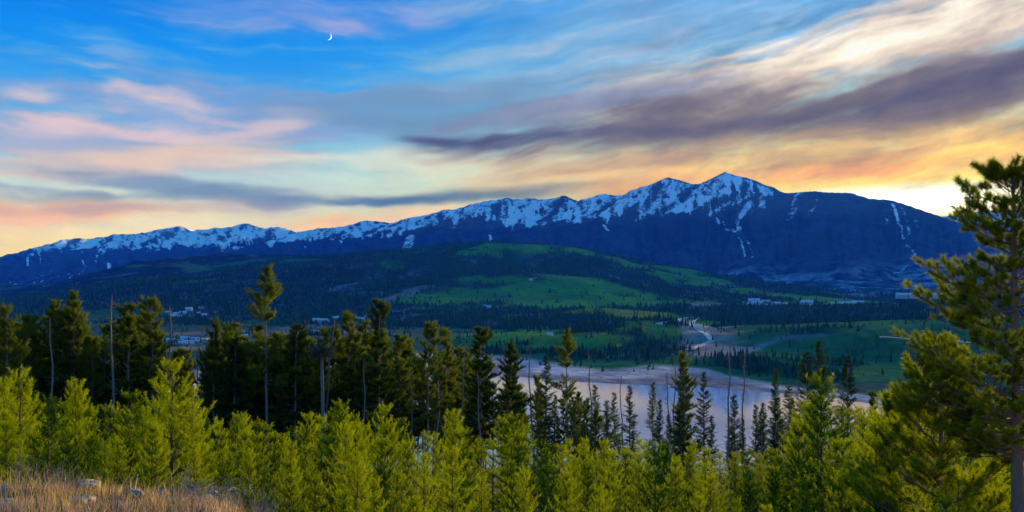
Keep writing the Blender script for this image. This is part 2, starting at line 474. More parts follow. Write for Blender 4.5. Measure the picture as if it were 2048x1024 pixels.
# ------------------------------------------------------------------ mesh helpers
def mesh_np(name, V, Fc, attrs=None, smooth=False, mat_idx=None):
    """mesh from arrays: Fc is an (n,3) or (n,4) index array"""
    me = bpy.data.meshes.new(name)
    V = np.asarray(V, dtype=np.float32); Fc = np.asarray(Fc, dtype=np.int32)
    nf, k = Fc.shape
    me.vertices.add(len(V)); me.vertices.foreach_set('co', V.ravel())
    me.loops.add(nf * k); me.loops.foreach_set('vertex_index', Fc.ravel())
    me.polygons.add(nf)
    me.polygons.foreach_set('loop_start', np.arange(0, nf * k, k, dtype=np.int32))
    me.polygons.foreach_set('loop_total', np.full(nf, k, dtype=np.int32))
    me.update(calc_edges=True)
    me.polygons.foreach_set('use_smooth', np.full(nf, smooth, dtype=bool))
    for an, (typ, data) in (attrs or {}).items():
        a = me.attributes.new(an, typ, 'POINT')
        if typ == 'FLOAT': a.data.foreach_set('value', np.asarray(data, dtype=np.float32).ravel())
        else:
            c = np.ones((len(V), 4), dtype=np.float32); c[:, :3] = data
            a.data.foreach_set('color', c.ravel())
    return me

def obj(name, me, mat=None, parent=None):
    o = bpy.data.objects.new(name, me)
    COL.objects.link(o)
    if mat is not None and me is not None:
        me.materials.clear(); me.materials.append(mat)
    if parent is not None: o.parent = parent
    return o

def tag(o, label=None, cat=None, group=None, kind=None):
    if label: o['label'] = label
    if cat: o['category'] = cat
    if group: o['group'] = group
    if kind: o['kind'] = kind
    return o

def material(name):
    m = bpy.data.materials.new(name); m.use_nodes = True
    nt = m.node_tree; nt.nodes.clear(); Sk.nt = nt
    out = nt.nodes.new('ShaderNodeOutputMaterial')
    return m, nt, out

def attr(nt, name):
    a = nt.nodes.new('ShaderNodeAttribute'); a.attribute_name = name
    return a

def principled(nt, out, col=None, rough=0.8, spec=0.2, normal=None):
    p = nt.nodes.new('ShaderNodeBsdfPrincipled')
    if isinstance(col, bpy.types.NodeSocket): nt.links.new(col, p.inputs['Base Color'])
    elif col is not None: p.inputs['Base Color'].default_value = (*col, 1)
    p.inputs['Roughness'].default_value = rough
    p.inputs['Specular IOR Level'].default_value = spec
    if normal is not None: nt.links.new(normal, p.inputs['Normal'])
    nt.links.new(p.outputs[0], out.inputs[0])
    return p

def bump(nt, height, strength, dist):
    b = nt.nodes.new('ShaderNodeBump')
    b.inputs['Strength'].default_value = strength; b.inputs['Distance'].default_value = dist
    nt.links.new(height.s if isinstance(height, Sk) else height, b.inputs['Height'])
    return b.outputs[0]

# ------------------------------------------------------------------ terrain material: albedo, some painted light and shade, and snow cover live on the vertices
def terrain_material():
    m, nt, out = material('terrain')
    tcd = nt.nodes.new('ShaderNodeTexCoord').outputs['Object']
    n1 = Sk(new_noise(nt, tcd, 0.030, 6, 0.65).outputs['Fac'])
    n2 = Sk(new_noise(nt, tcd, 0.006, 6, 0.6).outputs['Fac'])
    al = attr(nt, 'albedo').outputs['Color']
    var = Sk.m('MAXIMUM', n1 * 1.7 + n2 * 1.3 - 0.5, 0.15)
    sc = nt.nodes.new('ShaderNodeVectorMath'); sc.operation = 'SCALE'
    nt.links.new(al, sc.inputs[0]); nt.links.new(var.s, sc.inputs[3])
    sn = Sk(attr(nt, 'snow').outputs['Fac'])
    n3 = Sk(new_noise(nt, tcd, 0.085, 4, 0.7).outputs['Fac'])
    f = (sn + (n1 - 0.5) * 0.8 + (n2 - 0.5) * 0.5 + (n3 - 0.5) * 0.55).sstep(0.36, 0.62)
    c = mixc(nt, f, sc.outputs[0], (0.78, 0.82, 0.88))
    nrm = bump(nt, n1 * 0.8 + n2 * 1.4, 0.8, 18.0)
    principled(nt, out, c, 1.0, 0.0, nrm)
    return m
M_TERRAIN = terrain_material()

# ------------------------------------------------------------------ valley + hills + mountains: one polar sheet, cut into the landforms
def feature_line(pts): return np.array([ray_hit(*p) for p in pts])
N_AZ = 920
az_l = np.radians(np.linspace(-40, 40, N_AZ))
r_l = np.concatenate([np.arange(620, 1700, 14), np.arange(1700, 5600, 27), np.arange(5600, 10600, 26), np.arange(10600, 18600, 76)]).astype(float)
AA, RR = np.meshgrid(az_l, r_l)
gx = (RR * np.sin(AA)).ravel(); gy = (RR * np.cos(AA)).ravel()
gz, gzone, gsd, gridge, gspur = terrain(gx, gy)
nr, na = RR.shape

def forest_mask(x, y, zone, sd, r):
    """0..1 cover of woodland"""
    n = fbm(x, y, 520, 4, 201)
    n2 = fbm(x, y, 160, 3, 207)
    f = sstep(n + 0.45 * n2, -0.08, 0.12)
    azp = 1024 + F * np.tan(np.clip(np.arctan2(x, y), -1.2, 1.2))
    # open meadow on the near side of the peninsula, wood behind it
    pen = np.where(zone == 2, np.where(r < 2050, sstep(n2, 0.12, 0.42) * 0.5, sstep(n + 0.3, 0.0, 0.2)), f)
    f = np.where(zone == 2, pen, f)
    f = np.where(zone == 1, sstep(n + 0.8 * n2, 0.18, 0.40), f)
    f = np.where((zone == 0), sstep(n + 0.6 * n2, 0.16, 0.36), f)
    f = np.where((zone == 0) & (azp > 1290) & (azp < 1480) & (r < 3100), f * sstep(np.abs(azp - 1400), 40, 90), f)
    f = np.where(zone == 3, np.maximum(f, sstep(n + 0.4 * n2, -0.38, -0.12) * sstep(azp + n2 * 120, 900, 720)), f)
    f = f * sstep(sd, 60, 200)
    return f
def forest_all(x, y, zone, sd, r):
    f = forest_mask(x, y, zone, sd, r)
    n2 = fbm(x, y, 160, 3, 207)
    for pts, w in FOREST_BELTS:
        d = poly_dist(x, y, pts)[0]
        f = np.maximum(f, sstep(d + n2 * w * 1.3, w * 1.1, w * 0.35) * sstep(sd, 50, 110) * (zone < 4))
    for pts, w in OPEN_CRESTS:
        d = poly_dist(x, y, pts)[0]
        f = f * (1 - 0.93 * sstep(d + n2 * w * 1.3, w * 1.15, w * 0.35))
    return f
FOREST_BELTS = [(feature_line(p), w) for p, w in [  # woods that also stand in for shade on the dome and knoll
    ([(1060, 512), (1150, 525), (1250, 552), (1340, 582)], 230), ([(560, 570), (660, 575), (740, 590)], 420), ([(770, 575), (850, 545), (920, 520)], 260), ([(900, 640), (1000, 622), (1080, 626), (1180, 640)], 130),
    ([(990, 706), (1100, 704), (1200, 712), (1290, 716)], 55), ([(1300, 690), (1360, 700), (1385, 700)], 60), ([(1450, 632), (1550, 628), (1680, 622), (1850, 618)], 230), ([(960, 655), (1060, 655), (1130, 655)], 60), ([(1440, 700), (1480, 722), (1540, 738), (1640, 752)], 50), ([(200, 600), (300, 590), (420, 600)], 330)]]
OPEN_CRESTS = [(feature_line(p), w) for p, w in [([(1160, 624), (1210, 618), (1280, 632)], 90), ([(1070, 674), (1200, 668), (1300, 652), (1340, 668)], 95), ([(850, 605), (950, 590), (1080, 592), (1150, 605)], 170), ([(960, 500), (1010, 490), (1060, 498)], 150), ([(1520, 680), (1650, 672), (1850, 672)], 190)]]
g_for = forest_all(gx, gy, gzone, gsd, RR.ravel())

azp0 = 1024 + F * np.tan(AA.ravel())
alb = np.zeros((len(gx), 3)); snow = np.full(len(gx), -1.0)
def paint(mask, c):
    global alb
    alb = alb + (np.array(c)[None, :] - alb) * mask[:, None]
one = np.ones(len(gx))
na1 = fbm(gx, gy, 900, 4, 91); na2 = fbm(gx, gy, 240, 4, 95); na3 = fbm(gx, gy, 90, 3, 99)
FOREST = (0.012, 0.026, 0.020); MEADOW = (0.072, 0.23, 0.026); TAN = (0.27, 0.185, 0.13); SAND = (0.56, 0.43, 0.37); SAGE = (0.10, 0.13, 0.10); ASPEN = (0.17, 0.19, 0.24)
paint(one, (0.06, 0.09, 0.05))
fl_m = (gzone == 0).astype(float)
paint(fl_m * sstep(na1 + 0.4 * na2, 0.15, 0.45) * 0.7, TAN)
paint(fl_m * sstep(na2, 0.05, 0.3) * 0.8, (0.07, 0.105, 0.04))
hill_m = ((gzone >= 1) & (gzone <= 3)).astype(float)
paint(hill_m, MEADOW)
paint(hill_m * sstep(na2 + na3 * 0.5, 0.05, 0.35) * 0.5, (0.085, 0.145, 0.014))
paint((gzone == 1) * sstep(na1 + na3 * 0.5, 0.05, 0.35) * 0.55, (0.20, 0.17, 0.03))
rrv = RR.ravel()
paint((gzone == 0) * sstep(np.arctan2(gx, gy), 0.235, 0.275) * sstep(rrv, 3900, 3300) * sstep(gsd, 100, 200), (0.020, 0.066, 0.030))  # floor beside the peninsula darkened too, standing in for mountain shade
paint((gzone == 2) * (0.85 + 0 * na1), (0.042, 0.125, 0.036))  # darker than the other meadows: mountain shade put into the colour
paint((gzone == 2) * sstep(na2 + na3, 0.1, 0.5) * 0.4, (0.075, 0.125, 0.035))
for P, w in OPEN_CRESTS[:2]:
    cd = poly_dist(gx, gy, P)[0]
    paint(sstep(cd + na3 * 40, w * 0.9, w * 0.2) * (gzone < 3) * 0.75, (0.20, 0.23, 0.02))  # sunlit look of the knoll crests put into the colour
far3 = (gzone == 3) & (gx < -600)
paint(far3.astype(float) * 0.55, (0.022, 0.05, 0.04))
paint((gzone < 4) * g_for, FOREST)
paint((gzone <= 3) * g_for * sstep(azp0, 760, 900) * 0.7, (0.024, 0.078, 0.022))
paint((gzone < 4) * g_for * sstep(na3 + na2, 0.25, 0.5) * 0.5, ASPEN)
sand_e = np.interp(azp0, [1330, 1450], [120, 52])
sand_w = sstep(gsd, sand_e, sand_e * 0.6) * sstep(gy, 900, 1000)
paint(sand_w, SAND)
paint(sand_w * sstep(na3 + na2 * 0.6, 0.02, 0.3) * 0.45, (0.25, 0.20, 0.20))
paint(sstep(gsd, 26, 2) * 0.7, (0.14, 0.12, 0.12))
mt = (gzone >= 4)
paint(mt.astype(float), (0.012, 0.025, 0.045))  # bluer than the hill forest: part of the haze is in the colour
azp = 1024 + F * np.tan(AA.ravel())
rock = mt * sstep(gz + na2 * 110, 560, 740)
paint(rock, (0.075, 0.078, 0.085))
paint(mt * sstep(na2 + 0.6 * na3, 0.1, 0.5) * sstep(gz, 640, 420) * 0.55, (0.045, 0.075, 0.09))
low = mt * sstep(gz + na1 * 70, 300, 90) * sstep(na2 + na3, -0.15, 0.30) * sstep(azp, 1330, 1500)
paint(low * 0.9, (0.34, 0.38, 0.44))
side_d = poly_dist(gx, gy, side_P)[0]
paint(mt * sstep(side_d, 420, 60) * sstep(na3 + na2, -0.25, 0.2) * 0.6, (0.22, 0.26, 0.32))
# snow: above a treeline, thin on crests, blown off the dry eastern mountain
tree_l = np.interp(azp, [0, 500, 800, 950, 1080, 1250, 1400, 1520, 1560, 1700], [470, 500, 610, 740, 620, 630, 620, 680, 880, 1060])
rib = fbm(azp * 1.0 + na2 * 10, RR.ravel() / 60.0, 22, 4, 131, 0.6, True)
rib2 = fbm(azp * 1.0 + na3 * 6, RR.ravel() / 30.0, 9, 3, 137, 0.6)
sn = 0.5 + (gz + na2 * 110 + na1 * 70 - rib * 70 - tree_l) / 150.0
paint(mt * sstep(rib + 0.4 * na3, 0.15, 0.6) * sstep(gz, 700, 520) * 0.55, (0.045, 0.08, 0.12))  # pale scree streaks, also painted in place of relief shading
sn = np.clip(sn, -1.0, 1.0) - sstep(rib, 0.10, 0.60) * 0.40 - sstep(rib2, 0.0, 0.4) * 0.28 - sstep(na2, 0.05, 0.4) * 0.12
gzz = gz.reshape(nr, na)
dzr = np.gradient(gzz, axis=0) / np.gradient(RR, axis=0)
dza = np.gradient(gzz, axis=1) / (RR * (az_l[1] - az_l[0]))
steep = np.hypot(dzr, dza).ravel()
sn -= sstep(gspur + na3 * 60, 140, 20) * 0.30
sn -= sstep(gridge, 60, 0) * 0.30 + sstep(steep, 0.75, 1.5) * 0.38
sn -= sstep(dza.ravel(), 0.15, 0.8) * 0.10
snow = np.where(mt, sn, -1.0)
snow = np.where(gzone == 5, 0.5 + (gz - 900 + na2 * 120) / 160, snow)

def streak_snow(pts, width, val, noise=0.9):
    """snow lying in a gully, an avalanche track or a ski run"""
    global snow
    P = feature_line(pts)
    sel = mt & (gx > P[:, 0].min() - 300) & (gx < P[:, 0].max() + 300)
    d = poly_dist(gx[sel], gy[sel], P)[0]
    k = sstep(d, width, width * 0.3)
    s = snow[sel]; snow[sel] = np.maximum(s, k * (val + noise * na3[sel] * 0.5) - (1 - k))
for pts, w, v in [
    ([(1785, 408), (1795, 440), (1808, 478)], 40, .62), ([(1803, 415), (1815, 450), (1820, 470)], 42, .42), ([(1770, 420), (1776, 450)], 45, .36), ([(1825, 428), (1838, 455)], 50, .38),
    ([(1812, 490), (1830, 508), (1815, 530), (1780, 552)], 26, .50), ([(1600, 386), (1590, 410), (1578, 440)], 90, .47), ([(1640, 388), (1630, 412), (1618, 430)], 60, .40),
    ([(1478, 474), (1486, 495), (1490, 515)], 30, .56), ([(1492, 474), (1502, 500), (1505, 515)], 34, .50), ([(1435, 440), (1450, 455), (1475, 462)], 50, .52),
    ([(1505, 400), (1490, 420), (1475, 440), (1478, 462)], 60, .55), ([(1545, 385), (1520, 412), (1500, 430)], 40, .5),
    ([(820, 474), (815, 490), (812, 502)], 150, .56), ([(1208, 452), (1216, 462)], 50, .7), ([(980, 470), (985, 478)], 50, .7),
    ([(55, 515), (56, 532)], 45, .62), ([(82, 512), (80, 528)], 40, .6), ([(108, 537), (85, 552), (60, 560)], 38, .6), ([(140, 545), (105, 556), (80, 566)], 40, .62), ([(168, 542), (140, 555), (95, 570)], 36, .6),
    ([(195, 510), (192, 526)], 45, .62), ([(218, 525), (214, 538)], 60, .66), ([(165, 522), (180, 532)], 40, .55), ([(128, 525), (118, 535)], 40, .5), ([(250, 520), (220, 535), (185, 545)], 32, .55),
    ([(18, 564), (22, 566)], 40, .6), ([(30, 568), (36, 569)], 40, .6), ([(68, 565), (70, 567)], 40, .6), ([(280, 520), (255, 530)], 30, .6), ([(640, 490), (610, 496)], 30, .6), ([(590, 495), (574, 500)], 30, .6),
    ([(560, 488), (520, 492)], 30, .55), ([(660, 488), (630, 492)], 26, .5)]:
    streak_snow(pts, w * 0.8, v - 0.05)

# pale clearings, cut by hand at the places the hills show them
def clearing(pts, width, c, op=0.9):
    P = feature_line(pts)
    d = poly_dist(gx, gy, P)[0]
    k = sstep(d + (na3 + na2) * width * 0.9, width * 1.1, width * 0.3) * (gzone < 4)
    paint(k * op, c)
    global g_for
    g_for = g_for * (1 - k)
for pts, w, c in [
    ([(770, 600), (800, 592), (830, 580), (860, 572)], 45, (0.22, 0.19, 0.17)), ([(660, 583), (690, 573), (725, 565)], 32, ASPEN), ([(790, 642), (830, 630), (860, 628), (900, 627)], 26, TAN),
    ([(870, 672), (900, 668), (945, 668)], 22, TAN), ([(360, 566), (400, 562), (420, 560)], 45, MEADOW), ([(210, 556), (260, 548)], 40, SAGE), ([(440, 572), (490, 566), (540, 560)], 60, (0.05, 0.10, 0.03)),
    ([(0, 600), (60, 594), (110, 592)], 60, (0.05, 0.09, 0.03)), ([(30, 603), (45, 602)], 25, TAN), ([(340, 668), (400, 664), (470, 662)], 60, TAN), ([(340, 700), (430, 695), (520, 690)], 60, TAN),
    ([(560, 668), (640, 662), (720, 664)], 80, TAN), ([(590, 655), (640, 650)], 50, (0.16, 0.18, 0.15)), ([(1205, 544), (1250, 560), (1290, 570)], 20, ASPEN), ([(950, 560), (1050, 562), (1130, 580)], 90, (0.07, 0.21, 0.024)),
    ([(900, 590), (980, 590), (1060, 596)], 110, (0.06, 0.20, 0.028)), ([(940, 620), (980, 620)], 25, (0.07, 0.12, 0.03)), ([(1400, 560), (1450, 570), (1480, 575)], 40, ASPEN), ([(1345, 642), (1400, 650), (1425, 680), (1410, 708)], 70, (0.36, 0.26, 0.20)),
    ([(1390, 612), (1430, 608)], 60, (0.24, 0.19, 0.19)), ([(1480, 706), (1520, 690), (1580, 680)], 18, (0.24, 0.22, 0.20)), ([(1560, 675), (1640, 672)], 16, (0.2, 0.17, 0.16)), ([(1840, 680), (1900, 682), (1990, 690)], 6, TAN)]:
    clearing(pts, w, c)

quads = np.arange(nr * na).reshape(nr, na)
Q = np.stack([quads[:-1, :-1], quads[:-1, 1:], quads[1:, 1:], quads[1:, :-1]], -1).reshape(-1, 4)[:, ::-1]
fz = gzone[Q].max(axis=1)
shore = (gsd[Q].mean(axis=1) < sand_e[Q[:, 0]] * 0.9) & (fz == 0)
fz = np.where(shore, 6, fz)
# no ground where only deep lake bed would be
GV = np.column_stack([gx, gy, gz])
LAND = {0: ('valley_floor', 'flat valley floor of tan meadows and dark woods beyond the lake'), 1: ('lakeside_hill', 'low green hill on the far lake shore left of the road'),
        2: ('peninsula_hill', 'broad green meadow hill on the right behind the sandy shore'), 3: ('foothills', 'dark green wooded foothills below the snowy mountains'),
        4: ('mountain_range', 'long blue mountain range with snow on its peaks'), 5: ('far_range', 'distant snowy range right of the dark mountain'), 6: ('shore', 'pinkish sand flats along the far lake shore')}
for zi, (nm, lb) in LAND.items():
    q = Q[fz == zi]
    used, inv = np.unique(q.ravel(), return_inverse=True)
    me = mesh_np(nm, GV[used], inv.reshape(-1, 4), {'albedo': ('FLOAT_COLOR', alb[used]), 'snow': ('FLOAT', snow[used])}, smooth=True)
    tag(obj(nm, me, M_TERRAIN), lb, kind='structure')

# ------------------------------------------------------------------ lake
def water_material():
    m, nt, out = material('lake_water')
    tcd = nt.nodes.new('ShaderNodeTexCoord').outputs['Object']
    mp = nt.nodes.new('ShaderNodeMapping'); mp.inputs['Scale'].default_value = (0.35, 1.0, 1.0)
    nt.links.new(tcd, mp.inputs[0])
    n1 = Sk(new_noise(nt, mp.outputs[0], 0.35, 5, 0.6).outputs['Fac'])
    n2 = Sk(new_noise(nt, mp.outputs[0], 0.02, 3, 0.5).outputs['Fac'])
    p = principled(nt, out, (0.30, 0.36, 0.40), 0.10, 0.5, bump(nt, n1, 0.30, 0.4))
    p.inputs['Metallic'].default_value = 0.8; p.inputs['Base Color'].default_value = (0.78, 0.92, 1.0, 1); p.inputs['Coat Weight'].default_value = 1.0; p.inputs['Coat Roughness'].default_value = 0.06; p.inputs['Coat IOR'].default_value = 2.0
    p.inputs['IOR'].default_value = 1.333
    nt.links.new((n2 * 0.22 + 0.02).s, p.inputs['Roughness'])
    return m
la = np.radians(np.linspace(-42, 42, 60)); lr = np.linspace(560, 2300, 40)
LA, LR = np.meshgrid(la, lr)
lv = np.column_stack([(LR * np.sin(LA)).ravel(), (LR * np.cos(LA)).ravel(), np.zeros(LA.size)])
lq = np.arange(LA.size).reshape(LA.shape)
lf = np.stack([lq[:-1, :-1], lq[1:, :-1], lq[1:, 1:], lq[:-1, 1:]], -1).reshape(-1, 4)[:, ::-1]
tag(obj('lake', mesh_np('lake', lv, lf), water_material()), 'calm pale lake reflecting the evening sky behind the pines', kind='structure')

# ------------------------------------------------------------------ near hillside
def hill_z(x, y):
    x = np.asarray(x, float); y = np.asarray(y, float)
    d = np.hypot(x, y); az = np.degrees(np.arctan2(x, y))
    D = [0, 3, 6, 8, 12, 15, 20, 30, 60, 100, 200, 400, 600, 660, 740]
    ZL = [-1.7, -1.85, -2.05, -2.2, -2.5, -3.3, -5.2, -8.6, -16, -25, -48, -92, -130, -141, -145]
    ZR = [-1.7, -2.0, -2.8, -3.35, -4.6, -5.5, -6.8, -9.2, -16, -25, -48, -92, -130, -141, -145]
    k = sstep(az, -18.5, -10.5)
    z = np.interp(d, D, ZL) * (1 - k) + np.interp(d, D, ZR) * k
    z = z - 0.34 * sstep(az, -30, -17) * sstep(d, 2, 9)
    b = sstep(np.abs(az), 62, 110)
    z = z * (1 - b) + (-1.7 + 0.02 * d - 0.1 * np.clip(d - 60, 0, None)) * b
    z = z + fbm(x, y, 3.2, 3, 401) * 0.10 * sstep(d, 2, 8) + fbm(x, y, 22, 3, 405) * 0.7 * sstep(d, 18, 60)
    return CAM_Z + np.maximum(z, -145.0)
# ------------------------------------------------------------------ ground lookup on the finished sheet
def on_grid(x, y, field=None):
    r = np.hypot(x, y); a = np.arctan2(x, y)
    i = np.clip(np.searchsorted(r_l, r) - 1, 0, nr - 2); t = np.clip((r - r_l[i]) / (r_l[i + 1] - r_l[i]), 0, 1)
    f = np.clip((a - az_l[0]) / (az_l[1] - az_l[0]), 0, na - 1.001); j = f.astype(int); s = f - j
    g = (gz if field is None else field).reshape(nr, na)
    return (g[i, j] * (1 - t) * (1 - s) + g[i + 1, j] * t * (1 - s) + g[i, j + 1] * (1 - t) * s + g[i + 1, j + 1] * t * s)

def simple_mat(name, col, rough=0.8, spec=0.2, noise_scale=None, amount=0.4, bump_d=0.0, attr_name=None):
    m, nt, out = material(name)
    c = attr(nt, attr_name).outputs['Color'] if attr_name else None
    if noise_scale:
        tcd = nt.nodes.new('ShaderNodeTexCoord').outputs['Object']
        n = Sk(new_noise(nt, tcd, noise_scale, 6, 0.6).outputs['Fac'])
        sc = nt.nodes.new('ShaderNodeVectorMath'); sc.operation = 'SCALE'
        if c is not None: nt.links.new(c, sc.inputs[0])
        else: sc.inputs[0].default_value = col
        nt.links.new(((n - 0.5) * (2 * amount) + 1.0).s, sc.inputs[3])
        nrm = bump(nt, n, 0.6, bump_d) if bump_d else None
        principled(nt, out, sc.outputs[0], rough, spec, nrm)
    else:
        principled(nt, out, c if c is not None else col, rough, spec)
    return m

# ------------------------------------------------------------------ roads
def ribbon(name, pts, width, mat, label, lift=0.5):
    P = np.array([ray_hit(*p, rmax=6000) for p in pts])[:, :2]
    t = np.linspace(0, len(P) - 1, 14 * (len(P) - 1))
    C = np.column_stack([np.interp(t, range(len(P)), P[:, k]) for k in range(2)])
    for _ in range(6): C[1:-1] = (C[:-2] + 2 * C[1:-1] + C[2:]) / 4
    T = np.gradient(C, axis=0); T /= np.linalg.norm(T, axis=1)[:, None]
    N = np.column_stack([-T[:, 1], T[:, 0]])
    rows = [C + N * width * k for k in (-0.5, 0.0, 0.5)]
    zc = np.maximum.reduce([on_grid(r[:, 0], r[:, 1]) for r in rows]) + lift
    V = np.concatenate([np.column_stack([r, zc]) for r in rows] + [np.column_stack([r, zc - 2.0]) for r in (rows[0], rows[2])])
    n = len(C); idx = np.arange(n - 1)
    F4 = []
    for a, b in ((0, 1), (1, 2), (3, 0), (2, 4)):
        F4.append(np.column_stack([idx + a * n, idx + b * n, idx + 1 + b * n, idx + 1 + a * n]))
    return tag(obj(name, mesh_np(name, V, np.concatenate(F4)[:, ::-1]), mat), label, kind='structure')
M_ROAD = simple_mat('road_gravel', (0.50, 0.44, 0.40), 0.9, 0.1, 0.2, 0.2)
ribbon('road', [(1316, 650), (1335, 642), (1360, 637), (1392, 634), (1412, 632)], 15, M_ROAD, 'pale road crossing the valley mouth below the town')
ribbon('road', [(1362, 643), (1380, 650), (1400, 663), (1416, 673), (1424, 682), (1408, 688), (1392, 694), (1374, 701)], 11, M_ROAD, 'pale winding road running down the valley to the lake shore')
ribbon('road', [(1365, 640), (1374, 646), (1388, 641), (1396, 637)], 9, M_ROAD, 'short pale side loop off the valley road')
ribbon('track', [(1760, 676), (1840, 680), (1910, 683), (1990, 690)], 5, M_ROAD, 'pale dirt track across the green meadow hill')
ribbon('road', [(410, 644), (430, 641), (446, 645), (470, 648)], 8, M_ROAD, 'pale road between the houses on the left valley floor')

# ------------------------------------------------------------------ buildings of the valley
M_WALLS = [simple_mat('wall_white', (0.5, 0.5, 0.52), 0.8), simple_mat('wall_brown', (0.24, 0.16, 0.11), 0.8), simple_mat('wall_grey', (0.42, 0.42, 0.45), 0.8)]
M_ROOFS = [simple_mat('roof_metal', (0.42, 0.45, 0.5), 0.5, 0.4), simple_mat('roof_brown', (0.13, 0.09, 0.08), 0.8), simple_mat('roof_snowy', (0.5, 0.53, 0.57), 0.8)]
M_WIN = simple_mat('window_glass', (0.03, 0.04, 0.06), 0.1, 0.6)
M_DOOR = simple_mat('door_wood', (0.12, 0.06, 0.03), 0.7)

def box_arrays(x0, x1, y0, y1, z0, z1):
    V = [(x, y, z) for z in (z0, z1) for y in (y0, y1) for x in (x0, x1)]
    Fq = [(0, 2, 3, 1), (4, 5, 7, 6), (0, 1, 5, 4), (2, 6, 7, 3), (0, 4, 6, 2), (1, 3, 7, 5)]
    return V, Fq

def make_building(name, w, d, h, roof, mw, mr, nwin):
    root = bpy.data.objects.new(name, None); COL.objects.link(root)
    obj('wall', mesh_np('wall', *box_arrays(-w / 2, w / 2, -d / 2, d / 2, -3, h)), mw, root)
    if roof == 'gable':
        e = 0.8; rh = d * 0.38; t = 0.35
        V = []
        for x in (-w / 2 - e, w / 2 + e):
            V += [(x, -d / 2 - e, h - 0.3), (x, 0, h + rh), (x, d / 2 + e, h - 0.3), (x, d / 2 + e, h - 0.3 + t), (x, 0, h + rh + t), (x, -d / 2 - e, h - 0.3 + t)]
        Fq = [(0, 1, 7, 6), (1, 2, 8, 7), (2, 3, 9, 8), (3, 4, 10, 9), (4, 5, 11, 10), (5, 0, 6, 11), (0, 5, 4, 1), (1, 4, 3, 2), (6, 7, 10, 11), (7, 8, 9, 10)]
        obj('roof', mesh_np('roof', V, Fq), mr, root)
        for x in (-w / 2, w / 2):
            obj('gable', mesh_np('gable', [(x, -d / 2, h), (x, 0, h + rh), (x, d / 2, h)], [(0, 1, 2)]), mw, root)
    else:
        obj('roof', mesh_np('roof', *box_arrays(-w / 2 - 0.5, w / 2 + 0.5, -d / 2 - 0.5, d / 2 + 0.5, h, h + 0.8)), mr, root)
    for k in range(nwin):
        x = -w / 2 + w * (k + 0.5) / nwin
        if k == nwin // 2: obj('door', mesh_np('door', *box_arrays(x - 0.6, x + 0.6, -d / 2 - 0.06, -d / 2 + 0.1, 0, 2.2)), M_DOOR, root)
        else: obj('window', mesh_np('window', *box_arrays(x - 0.9, x + 0.9, -d / 2 - 0.06, -d / 2 + 0.1, 1.0, 2.4)), M_WIN, root)
    return root

def copy_tree(o, parent=None):
    c = o.copy(); COL.objects.link(c); c.parent = parent
    for ch in list(o.children): copy_tree(ch, c)
    return c

PROTO = {}
def put(kind, builder, loc, rotz, scale, label, cat, group, tilt=None):
    if kind in PROTO: o = copy_tree(PROTO[kind])
    else: o = PROTO[kind] = builder()
    o.location = loc; o.rotation_euler = (*(tilt or (0, 0)), rotz)
    o.scale = scale if isinstance(scale, tuple) else (scale,) * 3
    for k in ('label', 'category', 'group'):
        if k in o: del o[k]
    return tag(o, label, cat, group)

rb = random.Random(4)
def town(spots, kinds, label, group, smin=0.9, smax=1.3, dsink=0.3):
    for (px, py) in spots:
        k = rb.choice(kinds)
        p = ray_hit(px, py, rmax=9000)
        a = -math.atan2(p[0], p[1]) + rb.uniform(-0.5, 0.5)
        specs = {'cabin': ('house', 14, 9, 5, 'gable', M_WALLS[1], M_ROOFS[0], 3), 'white_house': ('house', 16, 10, 6, 'gable', M_WALLS[0], M_ROOFS[2], 3), 'grey_house': ('house', 13, 9, 5.5, 'gable', M_WALLS[2], M_ROOFS[1], 3),
                 'block': ('lodge', 42, 18, 11, 'gable', M_WALLS[2], M_ROOFS[2], 7), 'shed': ('warehouse', 60, 24, 8, 'flat', M_WALLS[0], M_ROOFS[2], 7)}
        put(k, lambda: make_building(*specs[k]), (p[0], p[1], p[2] - dsink), a, rb.uniform(smin, smax), label, 'building', group)
town([(336, 628), (345, 634), (352, 631), (359, 636), (366, 630), (378, 622), (384, 634), (396, 629), (403, 618), (410, 634), (422, 640), (432, 628), (455, 636)], ['cabin', 'white_house', 'grey_house'], 'small house among trees on the left valley floor', 'houses on the left valley floor')
town([(343, 684), (352, 680), (361, 683), (370, 680), (379, 684), (388, 681), (397, 684), (404, 680), (348, 688), (366, 689), (384, 689), (480, 672), (488, 675)], ['shed', 'block', 'white_house'], 'pale flat building of the yard beyond the lake at left', 'yard buildings beyond the lake', 0.28, 0.5)
town([(633, 645), (640, 643), (647, 646), (653, 645), (671, 640), (678, 638), (716, 640), (724, 641), (735, 638)], ['white_house', 'cabin'], 'small pale house at the foot of the dark wooded hill', 'houses below the dark wooded hill')
town([(1491, 611), (1497, 607), (1503, 612), (1508, 606), (1514, 610), (1520, 606), (1526, 611), (1532, 607), (1538, 612), (1545, 608), (1552, 611), (1560, 609)], ['block', 'shed'], 'pale roofed lodge block in the town under the mountain', 'town blocks under the mountain', 0.7, 1.0)
town([(1606, 612), (1614, 610), (1648, 613), (1657, 611), (1668, 612), (1678, 610), (1688, 612), (1697, 611), (1716, 611)], ['shed', 'block'], 'long white roofed hall at the far edge of town', 'white halls at the town edge', 0.8, 1.1)
town([(1805, 600), (1816, 598), (1828, 601), (1840, 599), (1852, 601), (1864, 599), (1874, 601)], ['block', 'white_house'], 'pale house near the big pine at the mountain foot', 'houses at the right mountain foot', 0.9, 1.3)
town([(970, 614), (978, 616), (992, 616), (1062, 561), (1072, 558), (1100, 672)], ['white_house', 'cabin'], 'lone pale house on the green hillside', 'lone houses on the green hills', 0.7, 1.0)

